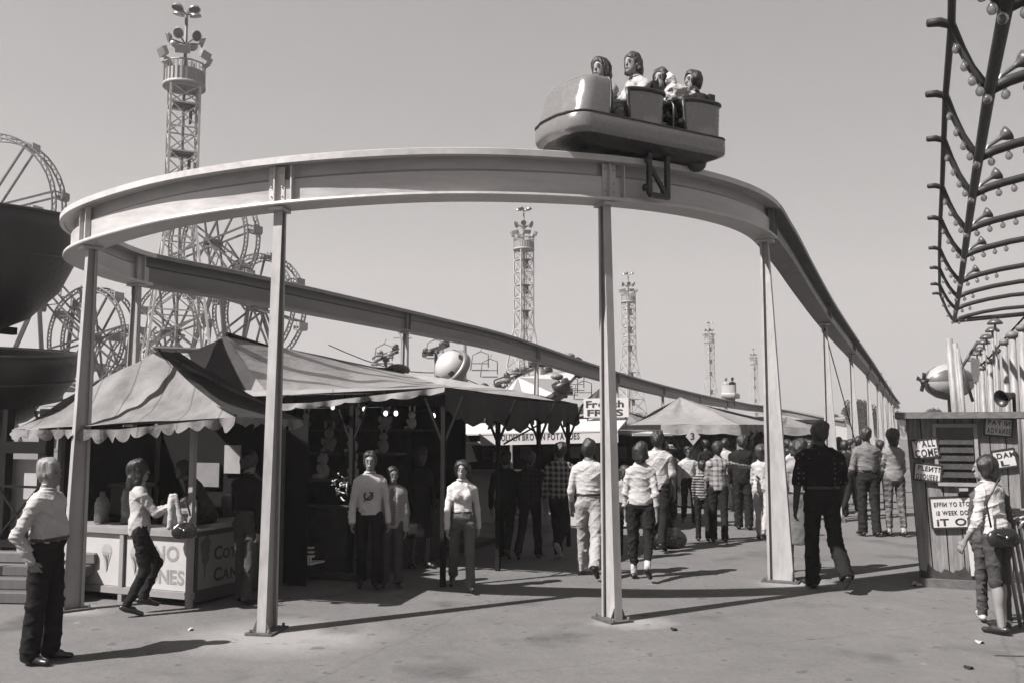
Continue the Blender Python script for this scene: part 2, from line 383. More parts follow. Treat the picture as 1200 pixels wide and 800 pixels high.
def figure(label, pos, face, h=1.75, res=.012, fem=False, wide=1.0, legs=(12, 5, -12, 18), arms=((10, 6, 15), (-10, 6, 15)), lean=0, hyaw=0, hpitch=0,
           top=None, sleeve=1.0, tuck=True, topz=None, pants=None, plen=1.0, slim=.0, skirt=None, shoe=.03, sock=None, skinv=.33, hair='short', hairv=.02, belly=0,
           belt=False, face_on=True, seat=None, group=None, loose=.0, cat='person', armtw=(0, 0), cardigan=None, hat=None):
    s = h / 1.75; rot = R(face - 90)
    T = thing('person', label, cat, pos, rot, group)
    T0 = T.location.copy()
    hipw = .09 if not fem else .095; shw = (.172 if not fem else .146) * wide; th, sh = .43, .42
    up = np.array([0, math.sin(R(lean)), math.cos(R(lean))]); fw = np.array([0, math.cos(R(lean)), -math.sin(R(lean))]); X = np.array([1., 0, 0])
    LG = []
    for i, sd in enumerate((-1, 1)):
        a, kb = R(legs[2 * i]), R(legs[2 * i + 1]); hp = np.array([sd * hipw, 0, 0]); kn = hp + th * np.array([sd * .012, math.sin(a), -math.cos(a)])
        an = kn + sh * np.array([sd * .0, math.sin(a - kb), -math.cos(a - kb)])
        fp = -max(-12, min(55, math.degrees(kb - a) * .8)) if seat is None else 0
        toe = an + .17 * np.array([sd * .15, math.cos(R(fp)), math.sin(R(fp))]) + np.array([0, 0, -.035]); heel = an + np.array([0, -.045 * math.cos(R(fp)), -.04 - .045 * math.sin(R(fp))])
        LG.append((hp, kn, an, toe, heel))
    low = min(min(l[3][2], l[4][2]) for l in LG) - .032
    hz = -low if seat is None else (seat / s + .10)
    o = np.array([0, 0, hz]); LG = [tuple(q + o for q in l) for l in LG]
    pel = o + up * .03; wai = o + up * .17; che = o + up * .37; sho = o + up * .50; nek = o + up * .565
    hd = o + up * .688 + fw * .02; cy, sy = math.cos(R(hyaw)), math.sin(R(hyaw))
    HR = np.array([[cy, sy, 0], [-sy, cy, 0], [0, 0, 1]]).T    # columns: head right, forward, up
    cp, sp = math.cos(R(hpitch)), math.sin(R(hpitch)); HR = HR @ np.array([[1, 0, 0], [0, cp, -sp], [0, sp, cp]])
    hx, hf, hu = HR[:, 0], HR[:, 1], HR[:, 2]
    AR = []
    for i, sd in enumerate((-1, 1)):
        f_, ab, el = arms[i][:3]; s0 = sho + X * sd * shw - up * .062
        dr = lambda f, a: X * sd * math.sin(R(a)) + (fw * math.sin(R(f)) - up * math.cos(R(f))) * math.cos(R(a))
        e = s0 + .285 * dr(f_, ab); inn = arms[i][3] if len(arms[i]) > 3 else 4
        w = e + .25 * dr(f_ + el, ab - inn * 2); AR.append((s0, e, w, dr(f_ + el, ab - inn * 2)))
    allp = np.array([q for l in LG for q in l] + [q for a in AR for q in a[:3]] + [hd + hu * .14, hd - hu * .1, pel, che])
    lo = allp.min(0) - .24; hi = allp.max(0) + .22; lo[2] = max(lo[2], -.6)
    FN = lambda: Field(lo, hi, res / s)
    kf = 1.4
    def torso(F_, inf, bot=-.0, toph=1.0):
        w = wide; H1 = (.150 if not fem else .158) * w; W1 = (.134 if not fem else .112) * w; C1 = (.150 if not fem else .128) * w
        F_.cap(pel + up * (.03 + bot), wai, H1 + inf - .012, W1 + inf, .03, fw, kf); F_.cap(wai, che - up * .02, W1 + inf, C1 + inf, .04, fw, kf)
        if toph:
            F_.cap(sho - X * shw * .70 - up * .048, sho + X * shw * .70 - up * .048, .056 + inf, None, .06, fw, .92); F_.cap(sho - X * shw * .45 - up * .02, sho + X * shw * .45 - up * .02, .045 + inf * .7, None, .05)
            F_.cap(sho - up * .02, nek, .075 + inf * .5, .055, .05)
        if fem:
            for sd in (-1, 1): F_.ell(che + X * sd * .065 + fw * .085 - up * .02, np.array([.050, .038, .055]) + inf, .05)
        if belly: F_.ell(wai + fw * (.04 + belly * .5) + up * .02, np.array([.15 * w, .09 + belly, .16]) + inf, .06)
    def arm(F_, i, inf, frac=1.0, taper=1.0):
        s0, e, w, dw = AR[i]; m = 1.0 if not fem else .85; m *= .5 + .5 * wide
        F_.cap(s0, e if frac >= 1 else s0 + (e - s0) * max(frac, .3), .045 * m + inf, (.037 * m + inf * taper) if frac >= 1 else .043 * m + inf * 1.2, .03)
        if frac >= 1: F_.cap(e, w if frac >= 1.5 else e + (w - e) * min(1, (frac - 1) * 2), .037 * m + inf * taper, (.026 * m + inf * taper), .02)
    cov = pants is not None and plen > .6
    def leg(F_, i, inf, frac=1.0, flare=0.0):
        hp, kn, an, toe, heel = LG[i]; m = .5 + .5 * wide
        if inf == 0 and cov:
            F_.cap(hp, kn, .06, .042, .03); F_.cap(kn, an, .042, .034, .02); return
        F_.cap(hp + np.array([0, 0, -.01]), kn, .078 * m + inf, .052 * m + inf + flare, .03)
        en = kn + (an - kn) * frac
        if not (inf > 0): F_.cap(kn, an, .052 * m, .036, .02); F_.ell(kn + (an - kn) * .3 - fw * .018, (.045 * m, .045 * m, .1), .03)
        else: F_.cap(kn, en, .052 * m + inf + flare, (.044 * m + (.0 if slim else .008)) + inf + flare * 1.2 - slim, .02)
    # --- body
    B = FN(); torso(B, 0)
    for i in (0, 1): arm(B, i, 0, 2); leg(B, i, 0)
    B.ell(hd + hu * .022 - hf * .008, (.076, .093, .098), .02, HR); B.cap(hd - hu * .055 + hf * .03, hd - hu * .072 + hf * .052, .048, .036, .04)
    B.cap(nek - up * .04, hd - hu * .04 - hf * .012, .050 if not fem else .043, .045 if not fem else .038, .02)
    B.cap(hd + hf * .088 + hu * .012, hd + hf * .101 - hu * .019, .008, .0105, .014); B.cap(hd + hf * .085 - hu * .05 - hx * .016, hd + hf * .085 - hu * .05 + hx * .016, .009, None, .008)
    for sd in (-1, 1):
        B.ell(hd + hx * sd * .031 + hf * .094 + hu * .016, (.013, .009, .008), .008, HR, 's'); B.ell(hd + hx * sd * .076 - hu * .005, (.009, .017, .029), .006, HR)
    B.cap(hd - hx * .035 + hf * .082 + hu * .035, hd + hx * .035 + hf * .082 + hu * .035, .008, None, .012)
    fl = [B]
    for i, sd in enumerate((-1, 1)):
        s0, e, w, dw = AR[i]; side = nrm(np.cross(dw, fw)); 
        if np.linalg.norm(np.cross(dw, fw)) < .2: side = np.array([0, 0, 1.])
        pn = nrm(np.cross(dw, side)) ; side = np.cross(pn, dw)      # pn: palm normal; thumb side along +-pn of trunk front
        ff = pn if np.dot(pn, fw) > 0 else -pn; inn = -X * sd; inn = nrm(inn - dw * np.dot(inn, dw))
        ths = nrm(ff) ; hr = .0052 if res < .013 else .008
        Hf = Field(w - .14, w + .24, hr / s)
        Hf.cap(w - dw * .02, w + dw * .03, .026, .030, .015, inn, 1.3); Hf.cap(w + dw * .025, w + dw * .075, .034, .036, .01, inn, 2.3)
        for q, L in zip((-.030, -.010, .010, .029), (.058, .070, .075, .066)):
            b0 = w + dw * .085 + ths * q; b1 = b0 + (dw * .9 + inn * .3) * L * .5; b2 = b1 + (dw * .6 + inn * .75) * L * .5
            Hf.cap(b0, b1, .0098, .0088, .004); Hf.cap(b1, b2, .0088, .0075, .003)
        t0 = w + dw * .03 + ths * .024; t1 = t0 + (dw * .6 + ths * .6 + inn * .2) * .04; Hf.cap(t0, t1, .013, .011, .008); Hf.cap(t1, t1 + (dw * .85 + inn * .4) * .03, .011, .009, .004)
        fl.append(Hf)
    def put(name, flds, mat):
        mb = fmesh(flds); mb.v = [(p[0] * s, p[1] * s, p[2] * s) for p in mb.v]; return build(name, mb, mat, T, local=True)
    put('body', fl, skin(skinv))
    if face_on:
        for sd in (-1, 1):
            e = MB().ball(hd + hx * sd * .031 + hf * .0805 + hu * .014, .0098, 8, (1.2, 1, .75)); e.v = [tuple(np.array(p) * s) for p in e.v]; build('eye', e, M(.10, .3, bump=0), T, local=True)
            e = MB().tube([hd + hx * sd * .016 + hf * .091 + hu * .036, hd + hx * sd * .032 + hf * .089 + hu * .041, hd + hx * sd * .047 + hf * .078 + hu * .036], .0027, 5); e.v = [tuple(np.array(p) * s) for p in e.v]; build('eyebrow', e, hairm(max(hairv, .02)), T, local=True)
        e = MB().tube([hd + hx * q * .019 + hf * (.0965 - abs(q) * .009) - hu * (.05 - abs(q) * .002) for q in (-1, -.5, 0, .5, 1)], .0042, 5); e.v = [tuple(np.array(p) * s) for p in e.v]; build('mouth', e, M(skinv * .5, .5, bump=0), T, local=True)
    # --- hair
    if hair != 'none':
        Hh = Field(hd - .34, hd + .24, min(res, .009) / s); c = hd + hu * .03 - hf * .012
        if hair in ('short', 'crop'):
            g = .010 if hair == 'crop' else .016
            Hh.ell(c + hu * .004, np.array([.077, .095, .099]) + g, .01, HR); Hh.ell(c + hu * .05 + hx * .02, (.075, .085, .065), .02, HR); Hh.cap(hd - hf * .055 - hu * .02, hd - hf * .05 - hu * .055, .045, .036, .03)
            Hh.ell(hd + hf * .130 - hu * .004, (.100, .096, .104), .012, HR, 's'); Hh.ell(hd + hf * .10 - hu * .085, (.12, .085, .10), .012, HR, 's'); Hh.cut(hd - hu * .078, -hu)
        elif hair == 'bouffant':
            Hh.ell(c + hu * .035 - hf * .012, (.105, .115, .115), .01, HR); Hh.cap(c - hf * .05, c - hf * .05 - hu * .10, .085, .07, .04)
            Hh.ell(hd + hf * .140 - hu * .010, (.085, .100, .112), .015, HR, 's')
        else:
            L = {'bob': .10, 'long': .20, 'vlong': .30}[hair]
            Hh.ell(c + hu * .010 - hf * .006, (.092, .104, .108), .01, HR); Hh.ell(c + hu * .045 - hf * .02 + hx * .015, (.085, .09, .08), .02, HR); Hh.cap(c - hf * .045, c - hf * .06 - np.array([0, 0, L]), .085, .062 if hair != 'bob' else .075, .03, X, 1.0)
            for sd in (-1, 1): Hh.cap(c + hx * sd * .065, c + hx * sd * .078 - hf * .01 - np.array([0, 0, L * .85]), .038, .032, .03)
            Hh.ell(hd + hf * .142 - hu * .004, (.076, .105, .108), .012, HR, 's'); Hh.ell(hd + hf * .13 - hu * .10, (.085, .095, .12), .012, HR, 's')
        sd_ = int(h * 991) % 23; Hh.noise(.009, 24, sd_, (1, 1, .7)); Hh.noise(.005, 62, 3 + sd_, (2, 2, .35)); Hh.folds(.006, 70, 5 + sd_, (2, 2, .2)); put('hair', [Hh], hairm(hairv))
    # --- garments
    if pants is not None or skirt is not None:
        P_ = FN(); wz = .135 if tuck else .1
        torso(P_, .014, 0, 0); P_.cut(o + up * wz, up)
        if skirt is not None:
            a = o - np.array([0, 0, .0]); P_.cap(a, a - np.array([0, 0, skirt * .93]), .15 * wide, .20, .05, fw, 1.25); P_.cut(a - np.array([0, 0, skirt]), (0, 0, -1)); P_.noise(.006, 30, 4, (2, 2, .2))
        else:
            for i in (0, 1): leg(P_, i, .012 + loose * .5, plen, loose)
            for i in (0, 1):
                kn, an = LG[i][1], LG[i][2]; dd = nrm(an - kn); en = kn + (an - kn) * plen; P_.cap(en + dd * .087, en + dd * .2, .085, .085, .006, op='s')
            P_.noise(.0020 + loose * .07, 34, 9, (1, 1, 1.6)); P_.folds(.009, 26, 13 + int(h * 1000) % 17, (1, 1, 2.4))
        put('trousers' if skirt is None else 'skirt', [P_], pants)
        if belt or (tuck and top is not None and res < .012):
            Q = FN(); torso(Q, .022 + (.005 if loose else 0), 0, 0); Q.cut(o + up * .15, up); Q.cut(o + up * .118, -up); put('belt', [Q], M(.015, .4, bump=.05))
    if top is not None:
        S = FN(); torso(S, .013 if not loose else .018)
        if tuck: S.cut(o + up * .11, -up)
        else: S.cap(pel - up * .02, pel + up * .06, (.150 if fem else .142) * wide, None, .04, fw, 1.25); S.cut(o + up * (topz if topz is not None else -.03), -up)
        for i in (0, 1): arm(S, i, .012 if sleeve >= 1 else .014, sleeve, 1.15)
        S.cap(hd - hu * .03 - hf * .01, nek + up * .02 + fw * .01, .055, .057, .006, op='s')
        S.noise(.003 + loose * .1, 30, 21, (1, 1, 1.8)); S.folds(.010, 24, 5 + int(h * 1000) % 19, (1.2, 1, 1.6)); put('shirt', [S], top)
        if cardigan is not None:
            S2 = FN(); torso(S2, .027)
            S2.cap(pel - up * .03, pel + up * .06, .156 * wide, None, .04, fw, 1.2); S2.cut(o - up * .07, -up)
            for i in (0, 1): arm(S2, i, .022, 2, 1.1)
            S2.cap(o + fw * .2 - up * .15, sho + fw * .15, .10, .075, .015, op='s'); S2.cap(hd, nek, .06, .065, .006, op='s'); S2.noise(.003, 36, 25); put('cardigan', [S2], cardigan)
        else:
            mb = MB(); q = [nek + up * (-.005 - .03 * max(0, -math.cos(a_) * -1)) * 1.0 + X * math.sin(a_) * .064 + fw * (.004 - math.cos(a_) * .062) * 1.0 for a_ in [2 * PI * j_ / 20 for j_ in range(20)]]
            mb.tube(q, .013, 8, True); mb.v = [(p[0] * s, p[1] * s, p[2] * s) for p in mb.v]; build('collar', mb, top, T, local=True)
    for i in (0, 1):
        hp, kn, an, toe, heel = LG[i]
        K = Field(np.minimum(heel, toe) - .12, np.maximum(an, toe) + .14, min(res, .011) / s)
        K.cap(heel + np.array([0, 0, .012]), toe + (0, 0, .0), .035, .030, .02, (0, 0, 1), 1.15); K.cap(an + np.array([0, 0, -.03]), an + (toe - an) * .45, .038, .034, .03)
        K.cut(an + np.array([0, 0, .012]), (0, 0, 1)); K.cut(np.array([0, 0, low + hz if seat is None else min(toe[2], heel[2]) - .03]), (0, 0, -1)); put('shoe', [K], M(shoe, .4, bump=.05, key='shoe'))
        if sock is not None:
            K = Field(np.minimum(kn, an) - .1, np.maximum(kn, an) + .1, min(res, .011) / s); K.cap(an + (kn - an) * .22, an - np.array([0, 0, .02]), .044, .04, .02); K.noise(.002, 90); put('sock', [K], cloth(sock))
    if hat is not None:
        mb = MB(); mb.lathe([(0, .10), (.07, .10), (.09, .085), (.098, .03), (.10, .02), (.15, .012), (.152, .008), (.10, .006), (0, .0)], hd + hu * .055, hu, 20); mb.v = [tuple(np.array(p) * s) for p in mb.v]; build('hat', mb, cloth(hat), T, local=True)
    T['_hands'] = [float(q * s) for a in AR for q in (a[2] + a[3] * .08)]
    return T
def hand_world(T, i):
    h = list(T['_hands'])[i * 3:i * 3 + 3]; return np.array(worldm(T) @ Vector(h))
# ------------------------------------------------------------------ light and sky
SUN_EL, SUN_AZ = R(48), R(31)      # shadows fall along (cos az, sin az)
sd = Vector((-math.cos(SUN_AZ) * math.cos(SUN_EL), -math.sin(SUN_AZ) * math.cos(SUN_EL), math.sin(SUN_EL)))
L = bpy.data.lights.new('sun', 'SUN'); L.energy = 5.0; L.angle = R(.5); L.color = (1, .965, .95)
lo_ = bpy.data.objects.new('sun', L); COL.objects.link(lo_); lo_.rotation_euler = sd.to_track_quat('Z', 'Y').to_euler()
W = bpy.data.worlds.new('World'); scene.world = W; W.use_nodes = True
wt = NT(W); sky = wt.node('ShaderNodeTexSky', sky_type='NISHITA'); sky.sun_disc = False; sky.sun_elevation = SUN_EL
sky.sun_rotation = math.atan2(sd.x, sd.y); sky.air_density = 1.0; sky.dust_density = 1.2; sky.ozone_density = 1.0
sp_ = wt.node('ShaderNodeSeparateColor'); wt.l.new(sky.outputs[0], sp_.inputs[0])
g_ = wt.math('ADD', wt.math('MULTIPLY', sp_.outputs[0], .75), wt.math('MULTIPLY', sp_.outputs[1], .35))   # black-and-white film answer to the sky
g_ = wt.math('MULTIPLY', wt.math('POWER', g_, .42), .70)
g_ = wt.math('MINIMUM', g_, 1.33)
mx = wt.mix(1.0, g_, (1.0, .955, .95, 1), 'MULTIPLY')
bg = wt.n['Background']; wt.l.new(mx, bg.inputs['Color']); bg.inputs['Strength'].default_value = .15
scene.view_settings.view_transform = 'Standard'; scene.view_settings.look = 'None'; scene.view_settings.exposure = 1.32; scene.view_settings.gamma = 1

# ------------------------------------------------------------------ track path
D67 = R(67.3); C0 = np.array([-1.427, 14.193]); R0 = 5.23
def circ(hd): h = R(hd); return np.array([C0[0] + R0 * math.sin(h), C0[1] - R0 * math.cos(h)])
DR = np.array([math.cos(R(66.6)), math.sin(R(66.6))]); DL = np.array([math.cos(D67), math.sin(D67)])
P4xy = np.array([3.26, 11.88])
def right_pt(t): return P4xy + DR * t
LB = np.array([-5.32, 13.16])
def left_pt(t): return LB + DL * t
ctl = []
for t, z in ((80, 3.6), (60, 3.65), (41, 3.78), (34, 3.85), (25.4, 3.92), (16, 3.95), (8, 4.02), (4, 4.15), (1.2, 4.26)): ctl.append((*right_pt(t), z))
for hd_, z in ((58, 4.28), (45, 4.26), (32, 4.22), (20, 4.17), (8, 4.12), (-3, 4.06), (-12, 4.01)): ctl.append((*circ(hd_), z))
ctl += [(-3.36, 9.27, 3.93), (-4.12, 9.66, 3.86), (-4.72, 10.22, 3.84), (-5.14, 10.98, 3.86), (-5.34, 11.85, 3.89)]
for t, z in ((0, 3.91), (2, 3.94), (5, 3.95), (9, 3.95), (13, 3.92), (20, 3.62), (28, 3.36), (36, 3.2), (44, 3.1), (52, 3.06), (56.5, 3.03)): ctl.append((*left_pt(t), z))
e_ = left_pt(57); ctl += [(e_[0] + 1.6, e_[1] + 1.6, 2.92), (e_[0] + 3.4, e_[1] + 1.2, 2.6), (e_[0] + 4.6, e_[1] - 1.0, 2.2), (e_[0] + 5.0, e_[1] - 4.5, 1.9)]
def catmull(P, m=10):
    P = [np.array(p, float) for p in P]; P = [2 * P[0] - P[1]] + P + [2 * P[-1] - P[-2]]; out = []
    for i in range(1, len(P) - 2):
        p0, p1, p2, p3 = P[i - 1:i + 3]; a = .5
        t0 = 0; t1 = t0 + np.linalg.norm(p1 - p0) ** a; t2 = t1 + np.linalg.norm(p2 - p1) ** a; t3 = t2 + np.linalg.norm(p3 - p2) ** a
        for k in range(m):
            t = t1 + (t2 - t1) * k / m
            A1 = (t1 - t) / (t1 - t0) * p0 + (t - t0) / (t1 - t0) * p1; A2 = (t2 - t) / (t2 - t1) * p1 + (t - t1) / (t2 - t1) * p2; A3 = (t3 - t) / (t3 - t2) * p2 + (t - t2) / (t3 - t2) * p3
            B1 = (t2 - t) / (t2 - t0) * A1 + (t - t0) / (t2 - t0) * A2; B2 = (t3 - t) / (t3 - t1) * A2 + (t - t1) / (t3 - t1) * A3
            out.append((t2 - t) / (t2 - t1) * B1 + (t - t1) / (t2 - t1) * B2)
    out.append(P[-2]); return out
PATH = catmull(ctl, 10)
def path_near(xy):
    i = min(range(len(PATH)), key=lambda k: (PATH[k][0] - xy[0]) ** 2 + (PATH[k][1] - xy[1]) ** 2)
    d = PATH[max(i - 1, 0)] - PATH[min(i + 1, len(PATH) - 1)]; return PATH[i], nrm([d[0], d[1], 0])     # direction of travel right->left end reversed: heading
# lateral: outer side = heading turned by -90 deg
def sweep(mb, section, path, smooth=False):
    rings = []
    for i, p in enumerate(path):
        d = path[max(i - 1, 0)] - path[min(i + 1, len(path) - 1)]; d = nrm([d[0], d[1], 0]); out = np.array([d[1], -d[0], 0])
        rings.append([p + out * a + np.array([0, 0, b]) for a, b in section])
    return mb.loft(rings, True, True, smooth)
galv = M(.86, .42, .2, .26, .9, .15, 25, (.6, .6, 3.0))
straight = M(.30, .5, .25, .22, 1.5, .12, 25, (.4, .4, 4)); straight2 = M(.36, .5, .2, .3); galv2 = M(.95, .45, .12, .2, 2.0, .12, 25); rust = M(.16, .7, .2, .4)  # straight runs take a darker grey than the curve
steelp = M(.66, .5, .1, .28, 3.0, .12, 30, (1, 1, .30), key='pylon')
TH = .45
tr = thing('monorail_track', 'overhead steel monorail beam curving round the picture and running off along the midway', 'monorail track', (P4xy[0], P4xy[1], 0))
def mir(h): return h + [(-a, b) for a, b in h[::-1]]
web = mir([(.045, .035), (.075, .05), (.075, .255), (.045, .275), (.025, .29), (.025, TH - .045)])
iR = max(i for i, q in enumerate(PATH) if i < len(PATH) // 2 and np.dot(q[:2] - P4xy, DR) > -.05); iL = min(i for i, q in enumerate(PATH) if i > iR + 20 and np.dot(q[:2] - LB, DL) > .0 and q[0] < 20)
for a_, b_, mw_, mf_, lb_ in ((0, iR + 1, straight, straight2, 'straight steel run on the right, darker than the curve'), (iR, iL + 1, galv, galv2, 'steel curve nearest the viewer, paler than the straight runs'), (iL, len(PATH), straight, straight2, 'straight steel back run, darker than the curve')):
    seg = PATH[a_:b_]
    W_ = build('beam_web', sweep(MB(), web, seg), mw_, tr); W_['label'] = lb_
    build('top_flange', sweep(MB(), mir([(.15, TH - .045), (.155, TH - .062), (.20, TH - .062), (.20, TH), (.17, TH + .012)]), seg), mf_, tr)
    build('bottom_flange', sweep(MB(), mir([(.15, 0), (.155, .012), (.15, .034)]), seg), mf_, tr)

def splice(xy, both=True):
    p, d = path_near(xy); out = np.array([d[1], -d[0], 0]); mb = MB()
    for sg in ((1, -1) if both else (1,)):
        n = out * sg
        mb.bar(p + n * .078 + [0, 0, .04], p + n * .078 + [0, 0, TH - .06], .16, .012, up=n)
        for k in (-.012, .16): mb.bar(p + d * k + n * .1 + [0, 0, .04], p + d * k + n * .1 + [0, 0, TH - .06], .012, .055, up=n)
        for off in (-.055, .055):
            for z in (.1, .19, .33): mb.lathe([(0, .012), (.008, .012), (.008, 0)], p + d * off + n * .084 + [0, 0, z], n, 6)
    build('splice_plate', mb, galv2 if iR < min(range(len(PATH)), key=lambda k: (PATH[k][0] - xy[0]) ** 2 + (PATH[k][1] - xy[1]) ** 2) < iL else straight2, tr)
# pylons: tapered wide-flange posts, outer flange raked outwards
pn = 0
def pylon(xy, label, wdir=None, rake=.17, near=False):
    global pn
    p, d = path_near(xy); out = np.array([d[1], -d[0], 0]); b = np.array([p[0], p[1], 0]); zt = p[2] - .002
    T = thing('track_pylon', label, 'pylon', b, 0, 'steel pylons holding up the monorail track')
    f = .088; t = .012; mb = MB(); X = d; rake *= .72; w0, w1 = .085, .085 + rake
    zb = .02; I0, I1 = b - out * .055 + [0, 0, zb], b - out * .055 + [0, 0, zt - .035]
    O0, O1 = b + out * (w1 - .055) + [0, 0, zb], b + out * (.035) + [0, 0, zt - .035]
    mb.bar(I0, I1, f, t, up=out)
    mb.bar(O0, O1, f, t, up=out)
    build('flange', MB().bar(O0 + out * .0, O1, f, t, up=out), steelp, T); mb = MB(); mb.bar(I0, I1, f, t, up=out)
    for e in (-1, 1): mb.bar(I0 + X * e * (f / 2 - .005) + out * .014, I1 + X * e * (f / 2 - .005) + out * .014, .01, .022, up=out)
    build('flange', mb, steelp, T)
    mb = MB(); h = .006
    quad = [I0 + out * t / 2, O0 - out * t / 2, O1 - out * t / 2, I1 + out * t / 2]
    mb.add([q + X * h for q in quad] + [q - X * h for q in quad], [(0, 1, 2, 3), (7, 6, 5, 4), (0, 4, 5, 1), (2, 6, 7, 3)])
    for z in (1.2, 2.4, 3.4):
        if z < zt - .3:
            k = z / zt; ww = w1 * (1 - k) + w0 * k; mb.box(b + out * (ww / 2 - .055) + [0, 0, z], (.0, .0, .0)) if False else None
    build('web', mb, steelp, T)
    mb = MB(); mb.bar(b - out * .11 + [0, 0, zt - .018], b + out * .11 + [0, 0, zt - .018], .14, .03)
    build('saddle', mb, galv2, T)
    mb = MB(); cb = b + out * (w1 / 2 - .055); mb.bar(cb - out * (w1 / 2 + .07) + [0, 0, .012], cb + out * (w1 / 2 + .07) + [0, 0, .012], .26, .02)
    for e in (-1, 1):
        for g in (-1, 1): mb.lathe([(0, .03), (.014, .03), (.014, 0)], cb + out * e * (w1 / 2 + .04) + X * g * .09 + [0, 0, .022], (0, 0, 1), 6)
        mb.add([O0 + X * e * f / 2, O0 + X * e * (f / 2 + .05), O0 + X * e * f / 2 + [0, 0, .12], O0 - out * t + X * e * f / 2, O0 - out * t + X * e * (f / 2 + .05), O0 - out * t + X * e * f / 2 + [0, 0, .12]], [(0, 1, 2), (5, 4, 3), (0, 3, 4, 1), (1, 4, 5, 2)])
    build('base_plate', mb, rust, T); splice(xy)
    pn += 1; return T
pylon((-4.55, 10.02), 'pylon at the tight left bend, in front of the sno cones stand')
pylon((-2.30, 9.07), 'pylon standing between the candy stand and the dark game tent, nearest to the viewer', rake=.24)
pylon(circ(27), 'pylon under the riding monorail car, in the middle of the walkway', rake=.2)
pylon((3.26, 11.88), 'pylon with a broad bright face beside the man in the dark spotted shirt', rake=.3)
lb = ['second pylon of the right-hand row, just past the broad bright one', 'third pylon of the right-hand row', 'fourth pylon of the right-hand row', 'fifth pylon of the right-hand row', 'sixth pylon of the right-hand row, by the ticket hut roof', 'seventh pylon of the right-hand row', 'eighth pylon of the right-hand row', 'ninth pylon of the right-hand row']
for i, t in enumerate((7.93, 16, 25.4, 34, 41, 49, 57, 65)): pylon(right_pt(t), lb[i], rake=.28)
lb = ['pylon of the back run behind the sno cones tent, left of the lattice tower', 'pylon of the back run rising behind the big striped tent', 'pylon of the back run beside the striped cone ride', 'pylon of the back run behind the middle front pylon', 'pylon of the back run behind the peak of the plain tent', 'pylon of the back run right of the plain tent peak', 'pylon of the back run under the far monorail car']
for i, t in enumerate((0, 7.85, 15.7, 23.6, 31.4, 39.2, 47)): pylon(left_pt(t), lb[i], rake=.16)

# ------------------------------------------------------------------ ground
def ground_mat():
    m, t, b, co = base('asphalt')
    n1 = t.noise(co, .35, 6, .6); n2 = t.noise(co, 2.5, 6, .65); n3 = t.noise(co, 90, 3, .7); n4 = t.noise(co, 14, 5, .7)
    f = t.math('ADD', t.math('ADD', t.math('MULTIPLY', n1, .4), t.math('MULTIPLY', n2, .33)), t.math('MULTIPLY', n4, .27))
    col = t.ramp(f, [(.28, .17), (.44, .25), (.56, .30), (.72, .40)])
    col = t.mix(t.mapr(n3, .35, .7, 0, .35), col, grey(.06)); col = t.mix(t.mapr(t.noise(co, 60, 2), .62, .75, 0, .4), col, grey(.45))
    x, y, z = t.sep(co)
    for (px, py, r) in ((-2.2, 8.75, 1.15), (-4.7, 10.0, .5), (1.05, 9.4, .5), (3.35, 11.7, .6)):     # cement dust spilled round the pylon feet
        dx = t.math('SUBTRACT', x, px + .1); dy = t.math('SUBTRACT', y, py); d = t.math('SQRT', t.math('ADD', t.math('MULTIPLY', dx, dx), t.math('MULTIPLY', t.math('MULTIPLY', dy, dy), 1.6)))
        d = t.math('ADD', d, t.math('MULTIPLY', t.math('SUBTRACT', n2, .5), 1.1)); col = t.mix(t.mapr(d, r * .3, r, .75, 0), col, grey(.52))
    st = t.mapr(t.noise(co, .9, 3, .5), .58, .70, 0, .5); col = t.mix(st, col, grey(.07)); st = t.mapr(t.noise(co, 5, 2, .5), .66, .70, 0, .5); col = t.mix(st, col, grey(.08))
    for sc_, r_, g_c, op in ((1.7, .045, .07, .6), (3.1, .05, .09, .45), (.8, .03, .55, .5)):   # gum, oil drops, dropped ice
        vo = t.node('ShaderNodeTexVoronoi'); t.l.new(co, vo.inputs['Vector']); vo.inputs['Scale'].default_value = sc_; dd_ = t.math('ADD', vo.outputs['Distance'], t.math('MULTIPLY', t.math('SUBTRACT', n4, .5), .05)); col = t.mix(t.mapr(dd_, r_ * .6, r_, op, 0), col, grey(g_c))
    for (nx, ny, c_, w_) in ((.93, -.37, .9, .012), (-.4, .92, 6.9, .009), (.8, .6, 9.7, .008), (.93, -.37, -4.1, .01), (-.38, .93, 12.2, .01)):   # long joints and cracks
        d = t.math('ABSOLUTE', t.math('ADD', t.math('SUBTRACT', t.math('ADD', t.math('MULTIPLY', x, nx), t.math('MULTIPLY', y, ny)), c_), t.math('MULTIPLY', t.math('SUBTRACT', t.noise(co, 1.7, 5, .65), .5), .35)))
        col = t.mix(t.mapr(d, w_ * .5, w_ * 1.6, .22, 0), col, grey(.05))
    t.l.new(col, b.inputs['Base Color']); b.inputs['Roughness'].default_value = .9; b.inputs['Specular IOR Level'].default_value = .2
    h = t.math('ADD', t.math('MULTIPLY', n3, .25), t.math('ADD', t.math('MULTIPLY', n4, .5), t.math('MULTIPLY', n2, 1.5))); t.l.new(t.bump(h, .6, .025), b.inputs['Normal']); return m
g = MB(); n = 60
xs = sorted(set([-1500, -700, -300, -120] + [i * 4 - 40 for i in range(31)] + [120, 300, 700, 1500])); ys = [-60, -20] + [i * 4 - 8 for i in range(25)] + [120, 200, 400, 900, 2000]
w = len(ys); g.add([(x, y, 0) for x in xs for y in ys], [(i * w + j, (i + 1) * w + j, (i + 1) * w + j + 1, i * w + j + 1) for i in range(len(xs) - 1) for j in range(w - 1)])
struct('ground', g, ground_mat())

